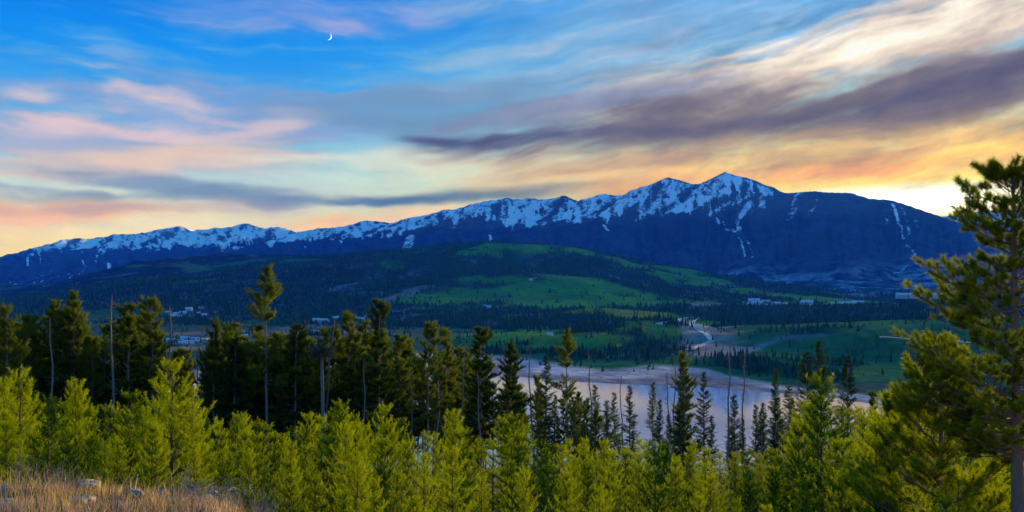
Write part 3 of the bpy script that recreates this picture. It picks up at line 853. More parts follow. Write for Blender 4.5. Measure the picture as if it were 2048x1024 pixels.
# ------------------------------------------------------------------ woods on the hills: one mass
def low_tree(rng, n):
    """n little conifers of two ragged tiers each"""
    base = []
    faces = []
    for t, (z0, z1, r) in enumerate(((0.08, 0.62, 0.23), (0.40, 1.0, 0.15))):
        o = len(base)
        for i in range(5):
            a = i * 2 * math.pi / 5 + t * 0.6
            base.append((math.cos(a) * r, math.sin(a) * r, z0))
        base.append((0, 0, z1))
        faces += [(o + i, o + (i + 1) % 5, o + 5) for i in range(5)]
    return np.array(base), np.array(faces)
def woods(name, pos, hts, cols, wid, label, seed):
    rng = np.random.default_rng(seed)
    B, Fb = low_tree(rng, 1)
    n = len(pos)
    a = rng.uniform(0, 6.28, n); c, s = np.cos(a), np.sin(a)
    jit = 1 + rng.normal(0, 0.18, (n, len(B)))
    bx = B[None, :, 0] * jit; by = B[None, :, 1] * jit
    hx = (hts * wid)[:, None]
    V = np.stack([pos[:, None, 0] + hx * (bx * c[:, None] - by * s[:, None]), pos[:, None, 1] + hx * (bx * s[:, None] + by * c[:, None]),
                  pos[:, None, 2] + hts[:, None] * B[None, :, 2] * (1 + rng.normal(0, 0.05, (n, len(B))))], -1)
    Fc = (Fb[None] + (np.arange(n) * len(B))[:, None, None]).reshape(-1, 3)
    cc = np.repeat(cols, len(B), axis=0)
    return tag(obj(name, mesh_np(name, V.reshape(-1, 3), Fc, {'albedo': ('FLOAT_COLOR', cc)}), M_WOODS), label, kind='stuff')
M_WOODS = simple_mat('woods', None, 1.0, 0.0, 0.12, 0.35, attr_name='albedo')
rngw = np.random.default_rng(77)
def scatter(n, r0, r1, a0=-36, a1=36):
    r = np.sqrt(rngw.uniform(r0 * r0, r1 * r1, n)); a = np.radians(rngw.uniform(a0, a1, n))
    x, y = r * np.sin(a), r * np.cos(a)
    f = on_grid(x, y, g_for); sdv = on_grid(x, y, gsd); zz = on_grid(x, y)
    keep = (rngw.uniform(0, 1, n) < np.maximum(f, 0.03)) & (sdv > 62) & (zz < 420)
    return x[keep], y[keep], zz[keep]
for nm, lb, n, r0, r1, hm, wd, sd_ in (('near_woods', 'dark conifer woods and pale aspens on the hills round the far shore', 78000, 1250, 2700, 10.0, 0.9, 5), ('far_woods', 'blurred dark woods covering the distant foothills', 70000, 2700, 5200, 12.0, 1.25, 6)):
    x, y, zz = scatter(n, r0, r1)
    k = len(x)
    h = np.exp(rngw.normal(-0.12, 0.32, k)) * hm
    cl = np.array((0.015, 0.050, 0.017))[None] * rngw.uniform(0.6, 1.9, (k, 1)) * np.array([1, 1, 1])
    asp = (fbm(x, y, 130, 3, 321) > 0.30) & (rngw.uniform(0, 1, k) < 0.6)
    cl[asp] = np.array((0.22, 0.22, 0.25)) * rngw.uniform(0.5, 1.1, (asp.sum(), 1))
    yel = (~asp) & (rngw.uniform(0, 1, k) < 0.06); cl[yel] = np.array((0.05, 0.085, 0.02))
    h[asp] *= 0.8
    woods(nm, np.column_stack([x, y, zz - 0.4]), h, cl, np.where(asp, 0.7, wd), lb, sd_)
# dark belt of trees along the foot of the lakeside hill
# ------------------------------------------------------------------ conifer builder
class Geo:
    def __init__(s): s.V = []; s.F = []; s.A = []; s.n = 0
    def add(s, V, Fc, age_shade=None):
        V = np.asarray(V, float); s.V.append(V); s.F.append(np.asarray(Fc) + s.n)
        s.A.append(np.full(len(V), 0.0) if age_shade is None else np.asarray(age_shade, float)); s.n += len(V)
    def mesh(s, name, smooth=False):
        return mesh_np(name, np.concatenate(s.V), np.concatenate(s.F), {'age_shade': ('FLOAT', np.concatenate(s.A))}, smooth)

def tube(g, P, R, n=5):
    P = np.asarray(P, float); R = np.asarray(R, float)
    T = np.gradient(P, axis=0); T /= np.linalg.norm(T, axis=1)[:, None] + 1e-9
    ref = np.where(np.abs(T[:, 2:3]) > 0.9, np.array([[1.0, 0, 0]]), np.array([[0, 0, 1.0]]))
    A = np.cross(T, ref); A /= np.linalg.norm(A, axis=1)[:, None] + 1e-9
    B = np.cross(T, A)
    th = np.arange(n) * 2 * math.pi / n
    V = P[:, None] + R[:, None, None] * (A[:, None] * np.cos(th)[None, :, None] + B[:, None] * np.sin(th)[None, :, None])
    k = len(P); i = np.arange(k - 1)[:, None] * n; j = np.arange(n)[None]; j2 = (j + 1) % n
    a, b, c, d = i + j, i + j2, i + n + j2, i + n + j
    Fc = np.concatenate([np.stack([a, b, c], -1).reshape(-1, 3), np.stack([a, c, d], -1).reshape(-1, 3)])
    g.add(V.reshape(-1, 3), Fc)

def needles(g, segs, rng, dens, L, W, spread=0.9, up=0.15, lvar=0.35):
    """segs: rows of A(3) B(3) tone0 tone1, young tips bright, painted inner shade dark"""
    S = np.asarray(segs, float)
    A, B = S[:, :3], S[:, 3:6]
    ln = np.linalg.norm(B - A, axis=1)
    cnt = np.maximum(1, np.round(ln * dens + rng.uniform(0, 1, len(ln)) - 0.5)).astype(int)
    idx = np.repeat(np.arange(len(S)), cnt); N = len(idx)
    t = rng.uniform(0, 1, N)[:, None]
    ax = ((B - A) / (ln[:, None] + 1e-9))[idx]
    P = A[idx] + (B - A)[idx] * t
    rnd = rng.normal(0, 1, (N, 3)); rnd -= ax * (rnd * ax).sum(1)[:, None]
    rnd /= np.linalg.norm(rnd, axis=1)[:, None] + 1e-9
    D = ax * 0.75 + rnd * spread + np.array([[0, 0, up]])
    D /= np.linalg.norm(D, axis=1)[:, None]
    side = np.cross(D, rng.normal(0, 1, (N, 3))); side /= np.linalg.norm(side, axis=1)[:, None] + 1e-9
    l = (L * (1 + rng.uniform(-lvar, lvar, N)))[:, None]; w = W * 0.5
    V = np.stack([P - side * w, P + side * w, P + D * l], 1).reshape(-1, 3)
    age_shade = (S[idx, 6] + (S[idx, 7] - S[idx, 6]) * t[:, 0]) + rng.normal(0, 0.08, N)
    g.add(V, np.arange(N * 3).reshape(-1, 3), np.repeat(age_shade, 3))

def branch_path(p0, az, L, inc, curve, rng, k=5):
    s = np.linspace(0, 1, k)
    dh = np.array([math.cos(az), math.sin(az), 0])
    ph = np.array([-dh[1], dh[0], 0]) * rng.normal(0, 0.08)
    return p0 + np.outer(s * L * math.cos(inc), dh) + np.outer(s * s * L, ph) + np.outer(L * (math.sin(inc) * s + curve * s * s), [0, 0, 1])

def conifer(name, seed, h, r_trunk, branches, twig, needle, mats, sway=0.02, lean=0.0, dead_low=0, taper=0.85):
    """branches: list of (z, azimuth, length, inclination, curve); twig: dict; needle: dict"""
    rng = np.random.default_rng(seed)
    wood, leaf = Geo(), Geo()
    zs = np.linspace(-0.03 * h, h, 12)
    sx = np.cumsum(rng.normal(0, sway * h / 12, 12)); sy = np.cumsum(rng.normal(0, sway * h / 12, 12))
    tx = sx - sx[0] + lean * np.clip(zs, 0, None); ty = sy - sy[0]
    rad = r_trunk * np.clip(1 - np.clip(zs, 0, h) / h * taper, 0.04, 1) * np.where(zs < 0.04 * h, 1.2, 1)
    tube(wood, np.column_stack([tx, ty, zs]), rad, 8)
    segs = []
    for (z, az, L, inc, cur) in branches:
        p0 = np.array([np.interp(z, zs, tx), np.interp(z, zs, ty), z])
        P = branch_path(p0, az, L, inc, cur, rng)
        rb0 = min(np.interp(z, zs, rad) * 0.5, 0.012 + 0.012 * L)
        tube(wood, P, np.linspace(rb0, rb0 * 0.25, len(P)), 3)
        tz = z / h
        bare = twig['bare']
        for i in range(len(P) - 1):
            s0, s1 = i / (len(P) - 1), (i + 1) / (len(P) - 1)
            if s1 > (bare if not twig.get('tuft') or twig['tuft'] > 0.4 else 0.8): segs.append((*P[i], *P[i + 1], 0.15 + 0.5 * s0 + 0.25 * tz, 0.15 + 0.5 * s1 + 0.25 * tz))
        nt_ = max(2, int(twig['n'] * (0.5 + 0.5 * L / twig['ref'])))
        for q in range(nt_):
            s = bare + (1 - bare) * (q + rng.uniform(0.1, 0.9)) / nt_
            f = s * (len(P) - 1); i = min(int(f), len(P) - 2); p = P[i] + (P[i + 1] - P[i]) * (f - i)
            T = P[i + 1] - P[i]; T /= np.linalg.norm(T)
            sd = np.cross(T, [0, 0, 1]); sd /= np.linalg.norm(sd) + 1e-9
            sgn = 1 if q % 2 else -1
            d = T * twig['fwd'] + sd * sgn * rng.uniform(0.5, 1.0) + np.array([0, 0, twig['up'] + rng.normal(0, 0.15)])
            d /= np.linalg.norm(d)
            tl = twig['len'] * (0.45 + 0.55 * (1 - s)) * rng.uniform(0.7, 1.3) * (0.55 + 0.45 * L / twig['ref'])
            e = p + d * tl + np.array([0, 0, twig['tip'] * tl])
            m = p + d * tl * 0.55
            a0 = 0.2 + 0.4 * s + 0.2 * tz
            if twig.get('tuft'):
                m = e - (e - p) * min(0.85, twig['tuft'] / max(tl, 1e-3))
                tube(wood, np.array([p, (p + e) / 2, e]), np.array([0.006, 0.005, 0.003]), 3)
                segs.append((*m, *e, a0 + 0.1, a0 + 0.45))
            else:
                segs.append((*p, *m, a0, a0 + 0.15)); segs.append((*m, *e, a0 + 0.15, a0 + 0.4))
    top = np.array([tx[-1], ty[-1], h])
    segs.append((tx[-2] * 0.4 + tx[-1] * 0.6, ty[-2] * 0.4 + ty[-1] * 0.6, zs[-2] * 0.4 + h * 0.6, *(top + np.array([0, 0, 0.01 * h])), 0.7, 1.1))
    needles(leaf, segs, rng, **needle)
    for q in range(dead_low):
        z = rng.uniform(0.12, 0.55) * h; az = rng.uniform(0, 6.28); L = rng.uniform(0.4, 1.3)
        p0 = np.array([np.interp(z, zs, tx), np.interp(z, zs, ty), z])
        tube(wood, branch_path(p0, az, L, rng.uniform(-0.3, 0.5), rng.uniform(-0.2, 0.2), rng), np.linspace(0.02, 0.006, 5), 3)
    root = bpy.data.objects.new(name, None); COL.objects.link(root)
    obj('trunk', wood.mesh('trunk', True), mats[0], root)
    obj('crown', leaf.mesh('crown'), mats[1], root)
    root['height'] = h
    return root

# ------------------------------------------------------------------ foliage and bark
def needle_mat(name, dark, bright, lo, hi, transl=0.45):
    m, nt, out = material(name)
    a = Sk(attr(nt, 'age_shade').outputs['Fac'])
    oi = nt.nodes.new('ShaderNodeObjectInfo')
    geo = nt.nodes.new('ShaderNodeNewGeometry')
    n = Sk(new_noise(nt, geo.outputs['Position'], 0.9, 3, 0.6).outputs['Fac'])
    f = (a + (Sk(oi.outputs['Random']) - 0.5) * 0.85 + (n - 0.5) * 0.5).sstep(lo, hi)  # young tips bright; the darker inner needles imitate self-shadow
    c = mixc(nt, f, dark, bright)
    d = nt.nodes.new('ShaderNodeBsdfDiffuse'); t = nt.nodes.new('ShaderNodeBsdfTranslucent')
    nt.links.new(c, d.inputs[0]); nt.links.new(c, t.inputs[0])
    mx = nt.nodes.new('ShaderNodeMixShader'); mx.inputs[0].default_value = transl
    nt.links.new(d.outputs[0], mx.inputs[1]); nt.links.new(t.outputs[0], mx.inputs[2])
    nt.links.new(mx.outputs[0], out.inputs[0])
    return m
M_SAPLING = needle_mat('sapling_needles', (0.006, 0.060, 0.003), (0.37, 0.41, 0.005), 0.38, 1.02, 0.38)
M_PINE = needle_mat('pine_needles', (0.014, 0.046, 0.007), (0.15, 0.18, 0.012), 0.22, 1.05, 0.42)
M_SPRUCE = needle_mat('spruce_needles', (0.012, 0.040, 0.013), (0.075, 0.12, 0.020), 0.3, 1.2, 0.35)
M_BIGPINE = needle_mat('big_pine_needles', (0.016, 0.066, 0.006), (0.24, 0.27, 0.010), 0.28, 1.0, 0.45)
M_MIDPINE = needle_mat('tufted_pine_needles', (0.02, 0.08, 0.006), (0.27, 0.31, 0.008), 0.25, 0.95, 0.45)  # brighter copy of the pine needles, sunlit tone put into the colour
M_BARK = simple_mat('pine_bark', (0.22, 0.16, 0.12), 0.95, 0.05, 6.0, 0.6, 0.03)
M_BARK_Y = simple_mat('sapling_bark', (0.16, 0.085, 0.04), 0.95, 0.05, 12.0, 0.4)
M_BARK_D = simple_mat('dead_bark', (0.20, 0.165, 0.145), 0.95, 0.05, 5.0, 0.5, 0.02)

def sapling(seed, wide=0.33, inter=24):
    r = random.Random(seed); h = 3.0; br = []
    z = 0.10 * h
    while z < 0.955 * h:
        t = z / h; nb = r.choice((4, 5, 5, 6)); a0 = r.uniform(0, 6.28)
        for i in range(nb):
            L = h * (wide * (1 - t) ** 0.95 + 0.03) * r.uniform(0.75, 1.15)
            br.append((z + r.uniform(-0.03, 0.03), a0 + i * 6.283 / nb + r.uniform(-0.25, 0.25), L, math.radians(2 + 44 * t + r.uniform(-8, 8)), 0.12 + 0.16 * t))
        z += h * (0.105 - 0.036 * t) * r.uniform(0.85, 1.2)
    for _ in range(inter):
        t = r.uniform(0.1, 0.85)
        br.append((t * h, r.uniform(0, 6.28), h * (wide * 0.7 * (1 - t) ** 0.8) * r.uniform(0.6, 1.0), math.radians(20 + 30 * t), 0.1))
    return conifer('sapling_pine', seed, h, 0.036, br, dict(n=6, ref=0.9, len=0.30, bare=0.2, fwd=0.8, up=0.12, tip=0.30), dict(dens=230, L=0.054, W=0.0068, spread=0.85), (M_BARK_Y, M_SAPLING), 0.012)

def lodgepole(seed, cb=0.45, R=1.9, nbr=95, gap=0.0, lean=0.0):
    r = random.Random(seed); h = 18.0; br = []
    for i in range(nbr):
        t = cb + (1 - cb) * (i + r.uniform(0, 1)) / nbr
        if gap and 0.70 < t < 0.70 + gap: continue
        q = (t - cb) / (1 - cb)
        prof = min(1.0, 0.6 + 1.6 * q) * (1 - q) ** 0.45 * 0.9 + 0.10
        L = R * prof * r.uniform(0.35, 1.15) * (0.72 + 0.28 * math.sin(q * 17 + seed))
        br.append((t * h, r.uniform(0, 6.28), L, math.radians(-8 + 48 * q + r.uniform(-14, 14)), r.uniform(0.0, 0.25)))
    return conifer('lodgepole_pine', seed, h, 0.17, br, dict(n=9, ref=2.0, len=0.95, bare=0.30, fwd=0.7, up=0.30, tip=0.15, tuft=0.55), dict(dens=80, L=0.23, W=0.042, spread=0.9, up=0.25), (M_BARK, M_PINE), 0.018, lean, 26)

def spruce(seed, R=1.9, nbr=170):
    r = random.Random(seed); h = 13.0; br = []
    for i in range(nbr):
        t = 0.05 + 0.94 * (i + r.uniform(0, 1)) / nbr
        L = (R * (1 - t) ** 0.85 + 0.10) * r.uniform(0.6, 1.15)
        br.append((t * h, r.uniform(0, 6.28), L, math.radians(-14 + 52 * t + r.uniform(-10, 10)), r.uniform(-0.05, 0.15)))
    return conifer('spruce', seed, h, 0.15, br, dict(n=8, ref=1.6, len=0.6, bare=0.12, fwd=0.9, up=-0.08, tip=-0.05), dict(dens=46, L=0.15, W=0.034, spread=0.9, up=0.05), (M_BARK, M_SPRUCE), 0.010)

def snag(seed, nb=26, lean=0.0):
    rng = np.random.default_rng(seed); g, gb = Geo(), Geo(); h = 16.0
    zs = np.linspace(-0.4, h, 10); tx = np.cumsum(rng.normal(0, 0.15, 10)) + lean * np.clip(zs, 0, None); ty = np.cumsum(rng.normal(0, 0.15, 10))
    tube(g, np.column_stack([tx, ty, zs]), np.linspace(0.15, 0.035, 10), 7)
    for _ in range(nb):
        z = rng.uniform(0.22, 0.99) * h; L = rng.uniform(0.3, 1.5) * (1.25 - z / h)
        p0 = np.array([np.interp(z, zs, tx), np.interp(z, zs, ty), z])
        P = branch_path(p0, rng.uniform(0, 6.28), L, rng.uniform(-0.5, 0.7), rng.uniform(-0.3, 0.3), rng)
        tube(g, P, np.linspace(0.025, 0.008, 5), 3)
        m = P[3]
        tube(g, np.array([m, m + rng.normal(0, 0.15, 3), m + rng.normal(0, 0.28, 3)]), np.array([0.012, 0.009, 0.005]), 3)
    root = bpy.data.objects.new('dead_tree', None); COL.objects.link(root)
    obj('trunk', g.mesh('trunk', True), M_BARK_D, root)
    root['height'] = h
    return root

BUILD = {}
for i, (wd, it) in enumerate(((0.38, 6), (0.33, 4), (0.44, 8), (0.36, 10), (0.29, 3))): BUILD['sap%d' % i] = (lambda i=i, wd=wd, it=it: sapling(100 + i, wd, it), 3.0)
for i, a in enumerate(((0.38, 3.3, 105, 0, 0), (0.48, 3.4, 85, 0, 0), (0.30, 3.1, 120, 0, 0), (0.54, 2.9, 85, 0.09, 0.02), (0.15, 3.4, 145, 0, 0), (0.44, 2.8, 90, 0.0, -0.03))): BUILD['pine%d' % i] = (lambda i=i, a=a: lodgepole(200 + i, *a), 18.0)
for i, R in enumerate((2.4, 2.0, 2.8)): BUILD['spruce%d' % i] = (lambda i=i, R=R: spruce(300 + i, R), 13.0)
for i, (nb, ln) in enumerate(((38, 0.03), (60, -0.015), (20, -0.07), (34, 0.18))): BUILD['snag%d' % i] = (lambda i=i, nb=nb, ln=ln: snag(400 + i, nb, ln), 16.0)
rt = random.Random(9)
def plant(kind, px, py, d, label, cat, group, wide=None, hmin=0.0, hmax=99):
    """stand a tree on the hillside so that its tip reaches the given line of sight"""
    top = at(px, py, d)
    zb = float(hill_z(np.array([top[0]]), np.array([top[1]]))[0])
    h = top[2] - zb
    if not hmin <= h <= hmax: return None
    b, h0 = BUILD[kind]
    s = h / h0; w = s * (wide or rt.uniform(0.78, 1.08))
    return put(kind, b, (top[0], top[1], zb), rt.uniform(0, 6.28), (w, w, s), label, cat, group)
# ------------------------------------------------------------------ the row of tall pines before the lake
BACK_ENV = [(0, 640), (60, 650), (115, 640), (150, 615), (200, 650), (258, 630), (305, 640), (350, 690), (430, 655), (470, 655), (540, 635), (600, 655), (700, 645), (760, 640), (830, 680), (960, 690), (1020, 710), (1100, 740), (1200, 800)]
named = [
    ('pine3', 540, 545, 92, 'tallest lodgepole pine of the row with a separate tuft on a bare top'),
    ('pine0', 760, 608, 92, 'tall dense pointed pine right of the broken broom-topped trunk'),
    ('pine2', 150, 590, 96, 'tall dark ragged pine rising highest in the left corner of the row'),
    ('pine4', 258, 618, 92, 'dense round-topped dark pine left of the open valley view'),
    ('pine1', 306, 604, 95, 'slender airy pine beside the round-topped one left of the open valley view'),
    ('pine4', 430, 648, 94, 'dense pine just right of the open view of the valley floor'),
    ('pine0', 465, 655, 99, 'narrow pine close behind the dense one right of the valley view'),
    ('pine5', 702, 636, 97, 'leaning pine with a drooping tip left of the tall pointed one'),
    ('pine1', 857, 652, 90, 'thin tall pine with sparse crown over the bright lake gap'),
    ('pine0', 962, 662, 93, 'slim pine standing between the lake gap and the sand flats'),
    ('pine2', 1020, 690, 96, 'broad dark pine at the left end of the open lake view'),
    ('spruce2', 1092, 714, 98, 'dark spruce in front of the left end of the sand flats'),
    ('pine3', 1137, 668, 102, 'thin pine with a high sparse crown in front of the sand flats'),
    ('spruce1', 1190, 770, 110, 'short spruce at the left edge of the open water'),
    ('spruce0', 1260, 772, 105, 'isolated dark spruce in front of the open water'),
    ('spruce1', 1306, 764, 112, 'slim spruce right of the isolated one before the open water'),
    ('pine4', 1366, 712, 96, 'tallest dark pine in front of the open water'),
    ('spruce0', 1408, 744, 98, 'dark spruce beside the tallest pine before the open water'),
    ('spruce1', 1470, 790, 104, 'small spruce between the two tall bare snags'),
    ('spruce0', 1526, 806, 100, 'short spruce right of the two tall bare snags'),
    ('spruce1', 1549, 738, 92, 'narrow dark spruce at the right end of the open water'),
    ('spruce2', 1578, 772, 92, 'bushy spruce at the right end of the open water'),
    ('spruce2', 1612, 706, 62, 'broad dark spruce left of the twin tops under the meadow hill'),
    ('spruce1', 1642, 682, 64, 'narrow dark spruce pointing highest below the meadow hill'),
    ('spruce2', 1694, 712, 58, 'broad dark rounded spruce in front of the right sandy shore'),
    ('pine4', 1745, 790, 60, 'thin pine in front of the right tip of the sandy shore'),
    ('pine0', 55, 640, 96, 'dark pine second from the left edge of the row'),
    ('pine4', 12, 622, 92, 'dark pine cut by the left edge of the picture in the back row'),
    ('pine2', 112, 608, 97, 'dark bushy pine directly left of the tall ragged one'),
    ('pine1', 592, 655, 93, 'pine directly right of the tallest one with its crown low and wide'),
    ('pine5', 895, 668, 96, 'pine with bent trunk right of the bright lake gap'),
    ('pine0', 800, 676, 97, 'pine leaning on the right side of the tall pointed one'),
]
for k, px, py, d, lb in named: plant(k, px, py, d, lb, 'tree', 'tall trees before the lake')
def zone_word(px, table): return next(w for m, w in table if px < m)
PINE_COL = [(70, 'at the far left end of the tall row'), (140, 'beside the tall ragged pine at left'), (235, 'between the ragged and the round-topped pine'), (330, 'behind the round-topped pine'), (420, 'in the open valley view'), (500, 'behind the dense pine right of the valley view'),
    (570, 'crowding round the tallest pine'), (640, 'between the tallest pine and the broom-topped trunk'), (720, 'behind the broom-topped trunk'), (800, 'crowding round the tall pointed pine'), (890, 'round the bright lake gap'), (990, 'right of the bright lake gap'), (1080, 'at the left end of the open lake view'), (3000, 'before the sand flats')]
SAP_COL = [(150, 'at the left edge of the thicket'), (320, 'left of the tallest bright young pine'), (470, 'right of the tallest bright young pine'), (610, 'below the tallest lodgepole pine'), (720, 'below the broom-topped trunk'), (840, 'below the tall pointed pine'), (970, 'below the bright lake gap'), (1100, 'below the left end of the open lake'),
    (1220, 'below the middle of the sand flats'), (1330, 'below the isolated spruce'), (1430, 'below the tallest pine before the water'), (1520, 'below the two bare snags'), (1610, 'below the right end of the open water'), (1740, 'round the slender yellow-green pine'), (1880, 'below the bushy tufted pines'), (9000, 'under the big right pine')]
SAP_ROW = [(15, 'front row'), (19, 'second row'), (23, 'third row'), (29, 'middle row'), (36, 'upper row'), (45, 'upper back row'), (99, 'rearmost row')]
fill_l = ['dark pine in the crowded left half of the tall row', 'dark pine among the bare trunks in the middle of the tall row']
n_l = 0
for i in range(370):
    px = rt.uniform(-40, 1060) if i < 165 else (rt.uniform(1060, 1230) if i < 185 else rt.uniform(-40, 1040))
    if 325 < px < 415 and rt.random() < 0.85: continue
    env = np.interp(px, [e[0] for e in BACK_ENV], [e[1] for e in BACK_ENV])
    gapm = 1.0 if px < 800 else 0.7
    if rt.random() > gapm: continue
    py = env + (rt.uniform(12, 100) if i < 230 else rt.uniform(70, 165) if i < 300 else rt.uniform(4, 55))
    kind = rt.choice(['pine0', 'pine1', 'pine2', 'pine4', 'pine4', 'pine5', 'spruce2'] if px < 650 else ['pine0', 'pine1', 'pine1', 'pine3', 'pine5', 'pine2'])
    plant(kind, px, py, rt.uniform(94, 135), 'dark %s ' % ('spruce' if 'spruce' in kind else 'pine') + zone_word(px, PINE_COL), 'tree', 'crowded trees of the tall row ' + zone_word(px, PINE_COL), hmin=5, hmax=24)
snags = [('snag0', 95, 636, 88, 'bare dead trunk leaning among the leftmost pines'), ('snag1', 214, 590, 90, 'straight bare dead tree left of the round-topped pine'), ('snag0', 333, 612, 96, 'thin bare dead tree at the left edge of the valley view'),
    ('snag3', 372, 700, 84, 'dead trunk leaning across the open valley view'), ('snag1', 401, 690, 98, 'small bare dead tree standing in the open valley view'), ('snag2', 626, 640, 95, 'grey dead pole left of the broom-topped trunk'),
    ('snag1', 868, 660, 92, 'pale dead trunk standing in the bright lake gap'), ('snag2', 912, 690, 90, 'pale dead pole leaning left right of the lake gap'), ('snag3', 838, 735, 92, 'dead trunk slanting across the bright lake gap'),
    ('snag0', 1068, 690, 97, 'thin dead tree before the left end of the sand flats'), ('snag1', 1176, 700, 100, 'bare dead tree before the middle of the sand flats'), ('snag0', 1248, 752, 104, 'crooked dead top behind the isolated spruce'),
    ('snag1', 1330, 745, 101, 'dead tree left of the tallest pine before the open water'), ('snag0', 1345, 722, 96, 'thin dead pole touching the tallest pine before the open water'), ('snag1', 1458, 676, 90, 'left one of two tall bare snags over the open water'), ('snag1', 1489, 696, 92, 'right one of two tall bare snags over the open water'),
    ('snag2', 960, 740, 88, 'pale dead pole in front of the slim pine'), ('snag2', 736, 720, 86, 'stout pale trunk below the leaning pine')]
for k, px, py, d, lb in snags: plant(k, px, py, d, lb, 'dead tree', 'bare dead trees', wide=0.95)

for i in range(26):
    px = rt.uniform(1075, 1600); k = rt.choice(['spruce0', 'spruce1', 'spruce1', 'spruce2', 'pine2'])
    plant(k, px, rt.uniform(785, 862), rt.uniform(84, 112), 'low dark conifer %s' % ('before the left part of the open water' if px < 1250 else 'before the middle of the open water' if px < 1430 else 'before the right part of the open water'), 'tree', 'low conifers before the open water', hmin=3, hmax=14)
# the trunk with a dense ball of twigs at its top
def broom_tree():
    rng = np.random.default_rng(55); g, gl = Geo(), Geo(); h = 13.0
    zs = np.linspace(-0.4, h, 8)
    tube(g, np.column_stack([0.03 * zs, 0 * zs, zs]), np.linspace(0.19, 0.12, 8), 8)
    segs = []
    for _ in range(150):
        d = rng.normal(0, 1, 3); d /= np.linalg.norm(d); c = np.array([0.39, 0, h - 0.2])
        e = c + d * np.array([1.5, 1.2, 1.0]) * rng.uniform(0.6, 1.0)
        segs.append((*(c + d * 0.3), *e, 0.0, 0.1))
        tube(g, np.array([c, (c + e) / 2 + rng.normal(0, 0.1, 3), e]), np.array([0.03, 0.02, 0.008]), 3)
    needles(gl, segs, rng, dens=30, L=0.2, W=0.03, spread=1.0)
    root = bpy.data.objects.new('broken_pine', None); COL.objects.link(root)
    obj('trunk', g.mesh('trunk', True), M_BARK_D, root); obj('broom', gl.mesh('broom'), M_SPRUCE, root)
    return root
BUILD['broom'] = (broom_tree, 14.0)
plant('broom', 652, 672, 86, 'broken pale trunk topped by a dense dark ball of twigs', 'tree', None, wide=1.0)

# ------------------------------------------------------------------ young pines filling the slope
SAP_ENV = [(0, 755), (40, 752), (90, 810), (150, 780), (200, 800), (260, 800), (300, 780), (345, 745), (390, 800), (440, 830), (480, 815), (560, 832), (640, 830), (680, 800), (740, 815), (770, 812), (830, 845), (905, 820), (940, 840), (980, 835), (1025, 825),
    (1060, 850), (1110, 868), (1200, 860), (1290, 865), (1400, 880), (1500, 888), (1560, 870), (1600, 800), (1640, 745), (1690, 820), (1740, 800), (1800, 780), (1860, 770), (2060, 820)]
def env(px): return np.interp(px, [e[0] for e in SAP_ENV], [e[1] for e in SAP_ENV])
key = [('sap2', 345, 728, 27, 'tallest bright young pine under the open valley view'), ('sap0', 40, 735, 30, 'tall young pine at the left edge above the dry grass'), ('sap3', 152, 760, 29, 'pointed young pine between the left edge and the tallest one'), ('sap1', 305, 858, 15.5, 'thin yellowish little pine standing free at the edge of the dry grass'),
    ('sap1', 98, 800, 17, 'golden young pine rising straight behind the dry grass'), ('sap0', 680, 800, 38, 'bright pointed young pine below the broom-topped trunk'), ('sap2', 770, 815, 33, 'broad bright young pine below the tall pointed one'), ('sap3', 905, 820, 36, 'pointed young pine below the bright lake gap'),
    ('sap0', 1025, 826, 33, 'bright young pine below the left end of the open lake view'), ('sap4', 1641, 742, 27, 'tall slender yellow-green pine in front of the dark twin spruces'), ('sap1', 1750, 850, 19, 'slender young pine low in front of the big right pine'), ('sap1', 905, 905, 14.5, 'front young pine with upswept branches below the lake gap'),
    ('sap0', 1310, 885, 17, 'front young pine below the isolated spruce'), ('sap3', 385, 800, 28, 'dark green full young pine right of the tallest bright one'), ('sap2', 262, 790, 30, 'full young pine left of the tallest bright one')]
for k, px, py, d, lb in key: plant(k, px, py, d, lb, 'tree', 'young pines on the slope')
areas = [(560, 'young pine in the thicket behind the dry grass slope'), (1150, 'yellow-green young pine in the middle of the foreground thicket'), (1560, 'yellow-green young pine in the thicket below the open water'), (3000, 'green young pine in the thicket round the big right pine')]
placed = []
for d, dpx, off, jit in ((13.4, 128, 178, 70), (16.5, 100, 126, 60), (20.5, 80, 84, 50), (25.5, 64, 54, 40), (32, 54, 32, 30), (40, 46, 18, 24), (50, 42, 8, 20)):
    px = -90 + rt.uniform(0, dpx)
    while px < 2150:
        dd = d * rt.uniform(0.92, 1.08)
        if rt.random() < 0.06: px += 30
        if not (px < 640 and d < 16) and not (px < 470 and d < 18):
            py = env(px) + off + rt.uniform(-jit * 0.4, jit)
            lb = 'young pine in the %s %s' % (zone_word(d, SAP_ROW), zone_word(px, SAP_COL))
            o = plant('sap%d' % rt.randrange(5), px, py, dd, lb, 'tree', lb.replace('young pine', 'young pines', 1), hmin=1.1, hmax=8.5)
        px += dpx * rt.uniform(0.65, 1.35)

